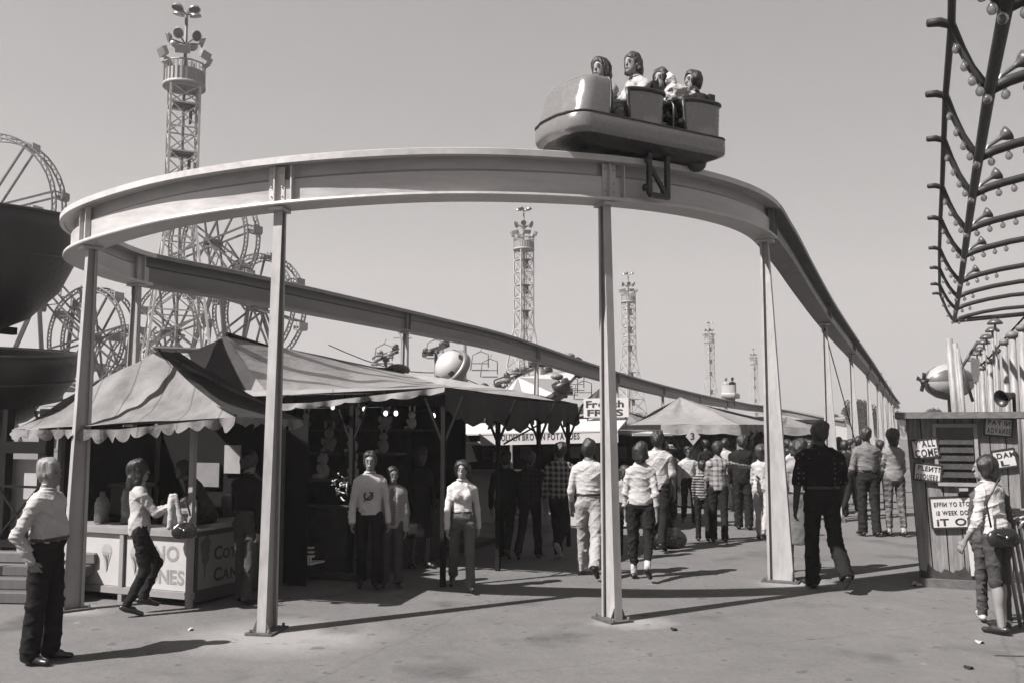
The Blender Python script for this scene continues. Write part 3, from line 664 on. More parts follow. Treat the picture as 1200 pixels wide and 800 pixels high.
# ------------------------------------------------------------------ light towers
white = M(.78, .6, .1, .3, 1.0); tdark = M(.10, .7, 0, .3); lampm = M(.55, .35, .6, .2); lens = M(.12, .2, .3, .2, bump=0)
def light_tower(px, ytop, Ht, label, rz):
    D = (Ht - CH) * F / (500 - ytop); c = AT(px, 500, D); T = thing('light_tower', label, 'light tower', (c[0], c[1], 0), rz, 'lattice floodlight towers behind the midway')
    k = Ht / 25.0; zs = Ht - 4.6 * k; z1 = 12.5 * k; hw = .75 * k; hb = 2.3 * k
    def hwz(z): return hw if z > z1 else hw + (hb - hw) * ((z1 - z) / z1) ** 1.0
    r = .10 * k
    for sx, sy in ((-1, -1), (1, -1), (1, 1), (-1, 1)):
        mb = MB(); mb.bar((sx * hb, sy * hb, 0), (sx * hw, sy * hw, z1), r * 1.2); mb.bar((sx * hw, sy * hw, z1), (sx * hw, sy * hw, zs), r * 1.1); build('leg', mb, white, T, local=True)
    z = 0.; mb = MB(); i = 0
    while z < zs - .5 * k:
        dz = (2.0 if z < z1 else 1.35) * k; z2 = min(z + dz, zs); a, b = hwz(z), hwz(z2); cs = ((-1, -1), (1, -1), (1, 1), (-1, 1))
        for q in range(4):
            u, v = cs[q], cs[(q + 1) % 4]; mb.bar((u[0] * a, u[1] * a, z), (v[0] * b, v[1] * b, z2), r * .55); mb.bar((v[0] * a, v[1] * a, z), (u[0] * b, u[1] * b, z2), r * .55)
            mb.bar((u[0] * b, u[1] * b, z2), (v[0] * b, v[1] * b, z2), r * .7)
        if i % 2 == 0: build('landing', MB().box((0, 0, z2), (b * 1.5, b * 1.1, .12 * k)).box((b * .5, 0, z2 - .45 * k), (.12 * k, .5 * k, .9 * k)), tdark, T, local=True)
        z = z2; i += 1
    build('bracing', mb, white, T, local=True)
    mb = MB(); mb.box((0, 0, zs / 2), (.12 * k, .35 * k, zs)); build('ladder', mb, M(.3, .6, 0, .3), T, local=True)
    mb = MB(); ro = 1.08 * k; mb.lathe([(0, zs), (ro * 1.05, zs), (ro * 1.05, zs + .18 * k), (ro, zs + .2 * k), (ro, zs + .22 * k)], n=24)
    mb.lathe([(ro, zs + 1.25 * k), (ro + .04 * k, zs + 1.25 * k), (ro + .04 * k, zs + 1.33 * k), (ro, zs + 1.33 * k)], n=24)
    for q in range(28): a = 2 * PI * q / 28; mb.bar((ro * math.cos(a), ro * math.sin(a), zs + .2 * k), (ro * math.cos(a), ro * math.sin(a), zs + 1.3 * k), .045 * k)
    mb.lathe([(ro * .98, zs + .2 * k), (ro * .98, zs + .9 * k)], n=24)
    build('basket', mb, M(.5, .6, 0, .2), T, local=True)
    build('mast', MB().tube([(0, 0, zs), (0, 0, Ht - .2 * k)], .09 * k, 8), M(.2, .5), T, local=True)
    def lamp(p, d, rr, box=False):
        mb = MB()
        if box: mb.bar(np.array(p) - nrm(d) * .12 * k, np.array(p) + nrm(d) * .12 * k, rr * 2.3, rr * 1.3)
        else: mb.lathe([(rr * .25, -rr * .8), (rr * .7, -rr * .5), (rr, 0), (rr, rr * .08), (rr * .85, rr * .02), (0, -rr * .1)], p, d, 14)
        o = build('floodlight', mb, lampm, T, local=True)
        if not box: build('lens', MB().lathe([(rr * .86, rr * .05), (0, rr * .07)], p, d, 14), lens, o, local=True)
    for q in range(6): a = 2 * PI * q / 6 + .3; lamp((math.cos(a) * 1.25 * k, math.sin(a) * 1.25 * k, zs + 1.75 * k), (math.cos(a), math.sin(a), -.45), .33 * k, True)
    for q in range(6): a = 2 * PI * q / 6; lamp((math.cos(a) * .95 * k, math.sin(a) * .95 * k, zs + 2.75 * k), (math.cos(a), math.sin(a), -.35), .30 * k)
    for q in range(4): a = 2 * PI * q / 4 + .6; lamp((math.cos(a) * .62 * k, math.sin(a) * .62 * k, Ht - .25 * k), (math.cos(a) * .25, math.sin(a) * .25, -1), .33 * k)
    mb = MB()
    for q in range(6): a = 2 * PI * q / 6; mb.bar((0, 0, zs + 2.5 * k), (math.cos(a) * .9 * k, math.sin(a) * .9 * k, zs + 2.7 * k), .06 * k)
    build('crossarm', mb, tdark, T, local=True); mb = MB()
    for q in range(4): a = 2 * PI * q / 4 + .6; mb.bar((0, 0, Ht - .4 * k), (math.cos(a) * .6 * k, math.sin(a) * .6 * k, Ht - .15 * k), .06 * k)
    build('crossarm', mb, tdark, T, local=True)
light_tower(203, -7, 25, 'tallest and nearest lattice floodlight tower, on the left behind the curved track', .45)
light_tower(614, 240, 25, 'lattice floodlight tower in the middle, left of the monorail car pylon', .5)
light_tower(738, 318, 25, 'lattice floodlight tower just right of the middle pylon', .5)
light_tower(833, 377, 25, 'small distant lattice floodlight tower left of the far monorail car', .5)
light_tower(885, 408, 25, 'farthest and palest floodlight tower, beside the broad bright pylon', .5)

# ------------------------------------------------------------------ ferris wheels
fw_rim = M(.15, .5, .3, .25); fw_dk = M(.04, .6, .2, .3)
def wheel(T, C, ax, rad, k, nsp=8, seats=8, phase=0.0):
    """double-rim wheel at C, axle along ax"""
    ax = nrm(ax); s, u = basis(ax); hwid = .75 * k; mb = MB()
    W_ = build('wheel', _rim(C, ax, s, u, rad, hwid, k), fw_rim, T)
    mb = MB(); mb.tube([C - ax * hwid * 1.2, C + ax * hwid * 1.2], .35 * k, 10); build('hub', mb, fw_dk, W_)
    for q in range(nsp):
        a = 2 * PI * q / nsp + phase; dv = s * math.cos(a) + u * math.sin(a); mb = MB()
        for e in (-1, 1): mb.bar(C + ax * e * hwid, C + ax * e * hwid + dv * rad, .15 * k, .15 * k, up=ax)
        mb.bar(C + ax * hwid + dv * rad, C - ax * hwid + dv * rad, .1 * k); build('spoke', mb, fw_dk, W_)
    for q in range(seats):
        a = 2 * PI * q / seats + phase; dv = s * math.cos(a) + u * math.sin(a); c = C + dv * (rad + .25 * k); mb = MB()
        w = ax * hwid * .75; f_ = nrm(np.cross(ax, (0, 0, 1)))
        mb.bar(c - w - [0, 0, .7 * k], c + w - [0, 0, .7 * k], .55 * k, .14 * k, up=(0, 0, 1)); mb.bar(c - w + f_ * .3 * k - [0, 0, .35 * k], c + w + f_ * .3 * k - [0, 0, .35 * k], .09 * k, .6 * k)
        mb.bar(c - w - f_ * .3 * k - [0, 0, .5 * k], c + w - f_ * .3 * k - [0, 0, .5 * k], .06 * k, .3 * k)
        for e in (-1, 1): mb.bar(c + w * e, c + w * e - [0, 0, .7 * k], .07 * k)
        build('seat', mb, M(.2 + .3 * (q % 2), .5), W_)
def _rim(C, ax, s, u, rad, hwid, k):
    mb = MB(); N = 40
    for e in (-1, 1):
        for rr in (rad, rad - .38 * k):
            mb.tube([C + ax * e * hwid + (s * math.cos(2 * PI * i / N) + u * math.sin(2 * PI * i / N)) * rr for i in range(N)], .085 * k, 5, True)
        for i in range(N * 2):
            a = 2 * PI * i / (2 * N); b = 2 * PI * (i + 1) / (2 * N); r1, r2 = (rad, rad - .38 * k) if i % 2 else (rad - .38 * k, rad)
            mb.bar(C + ax * e * hwid + (s * math.cos(a) + u * math.sin(a)) * r1, C + ax * e * hwid + (s * math.cos(b) + u * math.sin(b)) * r2, .075 * k)
    return mb
def sky_wheel(pa, pb, D, rpx, az, label, both=True, legs=True):
    k = D / 85.0; A = AT(*pa, D); ax = np.array([math.sin(R(az)), math.cos(R(az)), 0]); B = AT(*pb, D)
    pv = (A + B) / 2; T = thing('double_ferris_wheel', label, 'ferris wheel', (pv[0], pv[1], 0), 0, 'double ferris wheels turning on long arms behind the tents')
    rad = rpx * D / F; wheel(T, A, ax, rad, k, phase=.2)
    if both: wheel(T, B, ax, rad, k, phase=.5)
    d = nrm(B - A); mb = MB()
    for e in (-1, 1):
        o = ax * e * 1.3 * k; up = nrm(np.cross(d, ax))
        for g_ in (-1, 1): mb.bar(A + o + up * .45 * k * g_, B + o + up * .45 * k * g_, .16 * k)
        n = 14
        for i in range(n): mb.bar(A + o + (B - A) * i / n + up * .45 * k * (-1) ** i, A + o + (B - A) * (i + 1) / n - up * .45 * k * (-1) ** i, .08 * k)
    build('arm', mb, fw_rim, T)
    if legs:
        for e in (-1, 1):
            for sx in (-1, 1):
                o = ax * e * 2.0 * k; f_ = np.array([ax[1], -ax[0], 0]); ft = pv + o * 2.2 + f_ * sx * 4.5 * k; ft[2] = 0
                build('leg', MB().bar(ft, pv + o, .32 * k, .32 * k), fw_dk if e < 0 else fw_rim, T)
sky_wheel((250, 284), (303, 362), 85, 64, 28, 'double ferris wheel right of the tallest floodlight tower, above the striped tent')
sky_wheel((108, 396), (26, 302), 80, 60, 22, 'double ferris wheel low on the left, between the tight-bend pylon and the black bowls')
sky_wheel((-12, 247), (-90, 330), 70, 92, 8, 'largest wheel at the upper left edge, above the black bowl')
sky_wheel((200, 388), (150, 440), 95, 56, 30, 'ferris wheel tangled behind the foot of the tallest floodlight tower')
# ------------------------------------------------------------------ stall axes: everything along the midway follows the track direction
Uu = np.array([math.cos(R(-23)), math.sin(R(-23)), 0]); Vv = np.array([math.cos(R(67)), math.sin(R(67)), 0]); Zz = np.array([0, 0, 1.])
blackm = M(.022, .45, .0, .4, 3, .2, 20); dk = M(.03, .8); wht = M(.62, .6, var=.12); woodm = M(.22, .8, var=.3, streak=(6, 6, 1)); greym = M(.25, .6)
steel = M(.35, .4, .5, .2)

# black bowls of a ride, upper left
c = AT(-62, 315, 14.5); T = thing('bowl_ride', 'ride with two huge black bowls stacked one above the other at the left edge', 'ride', (c[0], c[1], 0))
build('mast', MB().tube([(c[0], c[1], 0), (c[0], c[1], 7)], .16, 12).box((c[0], c[1], .2), (2, 2, .4), bev=.05), M(.08, .5, .3), T)
def bowl(rim_y, r, dep, tilt):
    o = AT(-62, rim_y, 14.5); ax = nrm([tilt, -.10, 1]); pr = [(.17, -dep), (r * .35, -dep * .97), (r * .62, -dep * .84), (r * .84, -dep * .6), (r * .96, -dep * .32), (r, -dep * .1), (r * 1.01, 0), (r * .98, .03), (r * .95, 0), (r * .8, -dep * .5), (r * .5, -dep * .8), (.17, -dep * .9)]
    B_ = build('bowl', MB().lathe(pr, o, ax, 72), blackm, T)
    s_, u_ = basis(ax); build('rim', MB().tube([o + ax * .02 + (s_ * math.cos(2 * PI * q / 60) + u_ * math.sin(2 * PI * q / 60)) * r * 1.005 for q in range(60)], .028, 6, True).tube([o - ax * dep * .32 + (s_ * math.cos(2 * PI * q / 60) + u_ * math.sin(2 * PI * q / 60)) * r * .967 for q in range(60)], .012, 5, True), M(.07, .4), B_)
bowl(247, 1.97, 1.95, .06); bowl(412, 1.88, 1.25, .05)
build('spreader', MB().bar(AT(-62, 380, 14.5) - Vv * 1.2, AT(-62, 380, 14.5) + Vv * 1.2, .12), dk, T)

# white boards and X-braced dark rail of the ride at far left, stack of rough timbers below
p = G(20, 664); T = thing('ride_fence', 'white board fence with a dark X-braced rail at the left edge behind the old man', 'fence', p)
def fp(u, v, z): return p + Uu * u + Vv * v + Zz * z
build('board', MB().bar(fp(-1.4, .25, .95), fp(.28, .25, .95), .03, 1.0), wht, T)
for u in (-1.2, -.45, .33): build('post', MB().bar(fp(u, .1, 0), fp(u, .1, 2.15), .16, .12, up=Vv), dk, T)
mb = MB()
for z, w in ((1.62, .16), (1.08, .03), (.30, .10)): mb.bar(fp(-1.4, .06, z), fp(.40, .06, z), .06, w)
build('rail', mb, dk, T); mb = MB()
for u0 in (-1.2, -.45): mb.bar(fp(u0, .02, .36), fp(u0 + .76, .02, 1.07), .025, .03); mb.bar(fp(u0 + .76, .0, .36), fp(u0, .0, 1.07), .025, .03)
build('cross_brace', mb, dk, T)
for i in range(4):
    o = G(14, 706) + Vv * .13 * i + Zz * (.065 + .125 * i); t_ = build('timber', MB().box(o, (1.3, .16, .12), R(-6), bev=.012), planks(.19, .2, 1), None)
    t_.location = (0, 0, 0); tag(t_, ['bottom timber of the rough stack at the left edge behind the old man', 'second timber from the bottom of the rough stack behind the old man', 'third timber from the bottom of the rough stack behind the old man', 'topmost timber of the rough stack behind the old man'][i], 'timber', 'rough timbers stacked at the left edge')

# overhead ride canopy frame with bulbs, upper right
T = thing('ride_canopy_frame', 'dark overhead ride canopy frame with curved ribs, clear bulbs and horn lamps', 'ride canopy', (*AT(1150, 500, 12)[:2], 0))
HP = 2.75; nodes = []
for (xr, yr, xl, yl) in ((1192, -60, 1118, -130), (1179, 8, 1117, -85), (1160, 105, 1115, 30), (1147, 185, 1108, 113), (1140, 228, 1106, 165), (1134, 270, 1104, 220), (1130, 300, 1102, 257), (1126, 330, 1101, 292), (1123, 348, 1101, 315), (1121, 362, 1101, 334), (1118, 376, 1102, 345)):
    D = HP * F / (500 - yr); nodes.append((AT(xr, yr, D), AT(xl, yl, D)))
fm = M(.035, .6, .2, .3)
build('inner_rail', MB().tube([n_[0] for n_ in nodes], .05, 8), fm, T); build('outer_rail', MB().tube([n_[1] for n_ in nodes], .032, 8), fm, T)
bulbm = glassm(.08, .95); nb = 0
for i, (a, b) in enumerate(nodes):
    sag = np.array([0, 0, -.09]); pts = [b + [-.2, 0, .02], b + [-.1, 0, .03], b] + [b + (a - b) * t + sag * math.sin(PI * t) for t in (.25, .5, .75)] + [a]
    r_ = build('rib', MB().tube(pts, [.035, .04, .04, .036, .036, .04, .045], 7), fm, T)
    rp = [a + np.array([x, -.18 * x, .32 * x ** .8 - .05 * x * x]) for x in (0, .15, .35, .7, 1.2, 2.0, 3.0)]
    build('rib', MB().tube(rp, .05, 7), fm, T)
    k = 5 if i < 8 else 3
    for q in range(k):
        if nb >= 96: break
        t = (q + .6) / k; c = b + (a - b) * t + sag * math.sin(PI * t) - Zz * .105
        build('bulb', MB().ball(c, .038, 10, (1, 1, 1.15)).tube([c + Zz * .035, c + Zz * .075], .016, 6), bulbm, T); nb += 1
    for q in range(k - 1):
        if nb >= 96: break
        x = .12 + q * .17; c = a + np.array([x, -.18 * x, .32 * x ** .8 - .05 * x * x]) - Zz * .11
        build('bulb', MB().ball(c, .038, 10, (1, 1, 1.15)).tube([c + Zz * .035, c + Zz * .075], .016, 6), bulbm, T); nb += 1
for i in (2, 3, 4, 5, 6, 7):
    a = nodes[i][0]; d = nrm([.75, -.2, .5]); o = a + np.array([.10, 0, .12]); mb = MB().tube([a + [.04, 0, 0], o, o + d * .13], .022, 8)
    h_ = build('horn_lamp', mb, M(.3, .4, .4), T); build('lamp_shade', MB().lathe([(.02, 0), (.03, .035), (.06, .07), (.085, .12), (.08, .12), (.055, .07), (.02, .02)], o + d * .12, d, 16), M(.16, .4, .3), h_)
far = nodes[-1][0]
build('end_strut', MB().tube([far, far + [2.6, 0, .25]], .06, 8), fm, T)
for i in (1, 10): q = nodes[i][0] + np.array([3.0, -.5, 0]); build('post', MB().tube([(q[0], q[1], 0), q + [0, 0, .4]], .08, 10), fm, T)

# white capsule ride on an arm + striped cone with dark tubs, behind the tent
o = AT(529, 430, 42); T = thing('capsule_ride', 'white rounded ride capsule lifted on a slanted arm behind the striped tent', 'ride', (o[0] + 1, o[1], 0))
ax = nrm([-.55, -.5, .45]); mb = MB(); mb.lathe([(0, .66), (.4, .6), (.66, .38), (.76, .05), (.7, -.32), (.42, -.6), (0, -.68)], o, ax, 28); cps = build('capsule', mb, M(.75, .35, var=.05), T)
build('band', MB().lathe([(.76, -.32), (.90, -.28), (.93, .0), (.86, .10), (.77, .08)], o + ax * .0, ax, 28), M(.35, .4, .4), T)
s_, u_ = basis(ax)
for a in (.4, 1.5, 2.6, 3.9, 5.1): d = s_ * math.cos(a) + u_ * math.sin(a); build('window', MB().prism([(-.13, -.1), (.13, -.1), (.1, .1), (-.1, .1)], o + d * .69 + ax * .2, nrm(np.cross(ax, d)), ax, d, .06), M(.02, .2), cps)
build('arm', MB().bar(o - ax * .6, AT(560, 478, 42), .3, .25), M(.55, .5), T); build('arm', MB().bar(o - ax * .2, AT(475, 460, 42), .22, .2), M(.6, .5), T)
g_ = AT(562, 470, 42); build('mast', MB().tube([(g_[0], g_[1], 0), g_], .25, 10), greym, T)

o = AT(617, 462, 36); T = thing('cone_ride', 'tilted striped cone ride with dark tub cars round its rim behind the striped tent', 'ride', (o[0], o[1], 0))
ax = nrm([.42, -.35, -.62]) * -1; ax = nrm([-.42, -.2, .85]); s_, u_ = basis(ax); wedges = [[], []]; Rr = 2.1
mw = MB(); n = 24
for q in range(n):
    a, b = 2 * PI * q / n, 2 * PI * (q + 1) / n; P0 = o + ax * .75
    pa, pb = o + (s_ * math.cos(a) + u_ * math.sin(a)) * Rr, o + (s_ * math.cos(b) + u_ * math.sin(b)) * Rr
    mw.add([P0, pa, pb, pb - ax * .12, pa - ax * .12], [(0, 1, 2), (1, 4, 3, 2)], m=(q // 2) % 2)
    mw.add([o - ax * .12, pa - ax * .12, pb - ax * .12], [(2, 1, 0)], m=0)
build('cone_top', mw, [M(.7, .5), M(.3, .5)], T)
for q in range(9):
    a = 2 * PI * q / 9 + .2; d = s_ * math.cos(a) + u_ * math.sin(a); cc = o + d * (Rr + .25) + ax * .05; mb = MB(); mb.lathe([(.0, -.25), (.25, -.22), (.34, .05), (.33, .22), (.28, .2), (.26, -.1), (0, -.14)], cc, ax, 12); tb = build('tub', mb, blackm, T)
    build('canopy', MB().ball(cc + ax * .42, .24, 10, (1, 1, .5)).tube([cc, cc + ax * .42], .025, 6), blackm if q % 2 else greym, tb)
gx = AT(634, 470, 36); build('mast', MB().tube([(gx[0], gx[1], 0), (gx[0], gx[1], AT(634, 432, 36)[2])], .17, 10), steel, T); build('strut', MB().bar((o[0] - .8, o[1], 0), o, .16), dk, T); build('strut', MB().bar((o[0] + 1.6, o[1], 0), o + [.5, 0, -.2], .16), dk, T)

rr = random.Random(31)
for j, (x, y, D_, w_, lb) in enumerate(((452, 418, 44, 1.0, 'small dark cluster of ride cars above the striped tent ridge end'), (511, 411, 46, 1.1, 'dark cluster of ride cars just left of the white capsule'), (545, 470, 38, 1.6, 'row of dark heads and tubs over the tent edge right of the white capsule'), (604, 441, 40, 1.5, 'dark ride arm with round cars above the striped cone'), (655, 462, 38, .9, 'dark ride gondola right of the cone ride mast'))):
    o = AT(x, y, D_); T = thing('spinning_ride', lb, 'ride', (o[0], o[1], 0)); a0, a1 = o + [-w_ * .6, 0, -w_ * .25], o + [w_ * .6, 0, w_ * .25]
    build('beam', MB().bar(a0, a1, .12).bar(a0 + [0, 0, .22], a1 + [0, 0, .12], .06).bar(a0, a0 + [0, 0, .22], .06), M(.08, .6), T); build('post', MB().tube([(o[0], o[1], 0), o], .08, 8), M(.12, .6), T)
    for q in range(5): c = a0 + (a1 - a0) * (q + .5) / 5 + [0, rr.uniform(-.3, .3), rr.uniform(-.1, .3)]; build('car', MB().ball(c, rr.uniform(.13, .2), 10, (1, 1, .8)).box(c - [0, 0, .12], (.3, .3, .12), bev=.03), M(rr.choice([.02, .05, .3]), .5), T)
# chairlift: cables, posts, open square chairs
lift = []
def catpt(t): return AT(385, 404, 46) * (1 - t) + AT(720, 478, 70) * t
for e, l in ((0, 'nearer chairlift cable sagging across behind the striped tent'), (1, 'farther chairlift cable sagging across behind the striped tent')):
    pts = [catpt(t / 24) + np.array([0, e * 2.5, -e * .55 - .5 * math.sin(PI * ((t / 24 * 3) % 1))]) for t in range(25)]
    o_ = build('lift_cable', MB().tube(pts, .028, 5), dk, None); tag(o_, l, 'cable')
for (x, y, D, ly) in ((472, 396, 50, 'second'), (545, 402, 54, 'third')):
    a = AT(x, y, D); T = thing('lift_post', 'chairlift post with a forked top %s' % ('left of the white capsule' if x > 500 else 'behind the right end of the tent ridge'), 'lift post', (a[0], a[1], 0))
    build('post', MB().tube([(a[0], a[1], 0), a], .09, 8), M(.1, .6), T); build('fork', MB().bar(a, a + [-.5, 0, .6], .07).bar(a, a + [.5, 0, .6], .07).bar(a + [-.5, 0, 0], a + [.5, 0, 0], .08), M(.5, .5), T)
names = ['left of the white capsule, highest', 'just above the tent roof left of the white capsule', 'between the white capsule and the striped cone', 'above the tent edge right of the white capsule', 'just right of the striped cone mast', 'left of the fries sign, lower one', 'left of the fries sign, upper one', 'nearest to the fries sign']
for i, (x, y, D) in enumerate(((450, 420, 48), (510, 414, 50), (563, 428, 50), (574, 436, 52), (648, 440, 48), (668, 457, 52), (676, 452, 56), (684, 462, 50))):
    a = AT(x, y, D); T = thing('lift_chair', 'open square chairlift chair ' + names[i], 'lift chair', a, 0, 'chairlift chairs hanging in the sky behind the tents'); k = .42
    build('hanger', MB().tube([a + [.1, 0, 1.0], a + [0, 0, .75], a + [k, 0, .6], a + [k, 0, -.1]], .03, 5).tube([a + [0, 0, .75], a + [-k, 0, .55], a + [-k - .1, 0, -.25]], .03, 5), greym, T)
    build('seat', MB().box(a + [0, 0, -.25], (.9, .4, .05)).box(a + [0, .2, .12], (.9, .03, .05)), greym, T)

# ---- far right, above the hut: striped ball with propeller, pole row, mushroom lamps
D = 26.; o = AT(1112, 447, D); T = thing('balloon_car', 'striped balloon-shaped ride car with a dark propeller above the hut roof', 'ride car', (o[0], o[1], 0)); ax = nrm([-1, -.25, -.02]); s_, u_ = basis(ax, (0, 0, 1))
mb = MB(); pr = [(.02, .72), (.14, .70), (.32, .58), (.44, .36), (.5, .1), (.47, -.2), (.36, -.5), (.2, -.7), (.05, -.8)]; mb.lathe(pr, o, ax, 24); mb.mi = [(i % 24 // 3) % 2 for i in range(len(mb.f))]
build('hull', mb, [M(.6, .4, var=.08), M(.16, .4, var=.08)], T)
build('hub', MB().ball(o + ax * .8, .1, 10), blackm, T)
for a in (.5, 1.9, 3.6, 5.0): d = s_ * math.cos(a) + u_ * math.sin(a); build('blade', MB().bar(o + ax * .82 + d * .05, o + ax * .84 + d * .26, .03, .1, up=ax, w2=.12, h2=.03), blackm, T)
build('post', MB().tube([(o[0], o[1], 0), o - Zz * .45], .06, 8), greym, T)
pm = M(.42, .55, var=.5, streak=(3, 3, .5)); i = 0
lbs = ['slanted white pole at the striped balloon, leftmost of the ride poles', 'white pole just right of the striped balloon', 'third white ride pole above the hut roof']
for x, yt, D_, w_ in ((1112, 397, 25, .10), (1119, 402, 24.5, .07), (1122, 408, 24, .06)):
    q = AT(x, yt, D_); o_ = build('ride_pole', MB().tube([(q[0] + .2, q[1], 0), q], w_, 8), pm, None); tag(o_, lbs[i], 'pole', 'pale ride poles beside the balloon'); i += 1
for j, (x, yt, w_, D_) in enumerate(((1151, 432, .11, 22), (1160, 424, .12, 21), (1168, 412, .11, 20), (1177, 402, .13, 19), (1186, 394, .15, 18), (1197, 386, .13, 17), (1208, 380, .13, 16))):
    q = AT(x, yt, D_); T = thing('organ_pipe_post', ['leftmost', 'second', 'third', 'fourth', 'fifth', 'sixth', 'last'][j] + ' thick pale post above the hut roof, counted from the balloon', 'post', (q[0], q[1], 0), 0, 'thick pale posts in a row behind the hut')
    build('shaft', MB().tube([(q[0], q[1], 0), q], [w_ * .7, w_ * .42], 12), pm, T); build('cap', MB().ball(q + [0, 0, .02], w_ * .8, 10, (1, 1, .7)), greym, T)
pts = [AT(x, y, D_) for x, y, D_ in ((1140, 436, 23), (1160, 418, 21), (1178, 396, 19), (1200, 372, 17), (1215, 350, 16))]
o_ = build('bulb_cable', MB().tube(pts, .02, 5), dk, None); tag(o_, 'dark cable rising to the right over the row of thick pale posts', 'cable')
for j, (x, y, D_) in enumerate(((1166, 380, 19), (1163, 389, 20.5), (1156, 397, 22), (1153, 403, 23.5), (1149, 411, 25), (1145, 416, 27), (1139, 423, 29))):
    q = AT(x, y, D_); T = thing('mushroom_lamp', ['highest and nearest', 'second highest', 'third highest', 'middle', 'third lowest', 'second lowest', 'lowest and farthest'][j] + ' mushroom-shaped lamp stepping down behind the pale posts', 'lamp', (q[0], q[1], 0), 0, 'mushroom lamps behind the pale posts')
    build('lamp_shade', MB().lathe([(.0, .12), (.08, .10), (.14, .04), (.15, 0), (.03, .01), (0, .01)], q, Zz, 14), M(.12, .4), T); build('pole', MB().tube([(q[0], q[1], 0), q], .025, 6), pm, T)
q = AT(1143, 420, 22); T = thing('shield_panel', 'grey shield-shaped sign panel on a post left of the thick pale posts', 'sign', (q[0], q[1], 0))
build('panel', MB().prism([(-.1, 0), (.1, 0), (.09, -.35), (.04, -.55), (-.04, -.55), (-.1, -.3)], q + Zz * .0, (1, 0, 0), (0, 0, 1), (0, 1, 0), .04), M(.3, .4), T); build('post', MB().tube([(q[0], q[1] + .05, 0), q + [0, .05, -.5]], .03, 6), pm, T)
q = AT(1188, 462, 15); o_ = build('horn_speaker', MB().lathe([(.04, 0), (.06, .10), (.09, .2), (.14, .28), (.13, .28), (.08, .2), (.03, .1)], q, nrm([-.8, -.3, -.2]), 16).tube([(q[0], q[1], 0), q], .03, 6), M(.05, .4, .4), None); tag(o_, 'dark horn loudspeaker above the right end of the hut roof', 'loudspeaker')
# tall ride: two crossing tubes and small figure shapes above the hut
for j, (x0, y0, x1, y1) in enumerate(((1124, 418, 1140, 470), (1126, 432, 1146, 400))):
    a, b = AT(x0, y0, 25), AT(x1, y1, 25); o_ = build('ride_strut', MB().tube([a, b], .04, 6), M(.1, .5), None); tag(o_, ['dark strut slanting down to the right beside the striped balloon', 'dark strut slanting up to the right beside the striped balloon'][j], 'strut')

# far low white building and trees on the right
a = AT(1022, 489, 150); T = thing('low_building', 'long low white building far off behind the right-hand pylons', 'building', (a[0], a[1], 0))
build('wall', MB().box((a[0], a[1], 1.6), (11, 8, 3.2)), M(.7, .6, var=.06), T); build('roof', MB().box((a[0], a[1], 3.3), (12, 9, .25), bev=.05), M(.6, .6), T)
for q in range(5): build('window', MB().box((a[0] - 4 + 2 * q, a[1] - 4.02, 1.7), (1.1, .1, 1.0)), M(.04, .3), T)
def tree(x, yt, D, w, label, seed, dark=.045):
    rr = np.random.RandomState(seed); b = AT(x, 500, D); b[2] = 0; H_ = AT(x, yt, D)[2]; T = thing('tree', label, 'tree', b, 0, 'trees along the far horizon')
    mb = MB().tube([b, b + [0, 0, H_ * .6]], [.02 * H_ * 1.5, .012 * H_], 8)
    for q in range(5): a = rr.uniform(0, 6.28); mb.tube([b + [0, 0, H_ * .35], b + [math.cos(a) * w * .3, math.sin(a) * w * .3, H_ * rr.uniform(.55, .8)]], [.012 * H_, .004 * H_], 5)
    build('trunk', mb, M(.08, .9), T)
    nb = 9; cl = [(b + [rr.uniform(-w / 2, w / 2) * .7, rr.uniform(-w / 2, w / 2) * .7, H_ * rr.uniform(.35, .85)], w * rr.uniform(.16, .3)) for _ in range(nb)]
    mb = MB(); vs = []; fs = []; N = 2600
    for i in range(N):
        c, r = cl[rr.randint(nb)]; d = rr.normal(size=3); d /= np.linalg.norm(d); p_ = c + d * r * rr.uniform(.5, 1.05) * [1, 1, .8]; t1 = rr.normal(size=3); t1 /= np.linalg.norm(t1); t2 = np.cross(t1, rr.normal(size=3)); t2 /= np.linalg.norm(t2); L_ = w * .035
        k = len(vs); vs += [p_ - t1 * L_, p_ + t2 * L_ * .6, p_ + t1 * L_, p_ - t2 * L_ * .6]; fs.append((k, k + 1, k + 2, k + 3))
    mb.add(vs, fs); build('crown', mb, M(dark, .8, var=.5, scale=.6, bump=0), T)
tree(1019, 468, 140, 5.5, 'tallest dark tree above the low white building', 1); tree(1006, 474, 150, 5, 'dark tree at the left end of the low white building', 2); tree(1031, 474, 145, 5, 'dark tree right of the tallest one by the hut', 3)
tree(1046, 484, 160, 4.5, 'small tree peeping over the left end of the hut roof', 4); tree(762, 487, 150, 7, 'dark bush-like tree left of the plain tent peak', 5); tree(1096, 476, 170, 5, 'small tree peeping over the hut roof below the balloon', 6)
tree(985, 484, 170, 5, 'pale distant tree between the first two right-hand pylons', 7, .07)
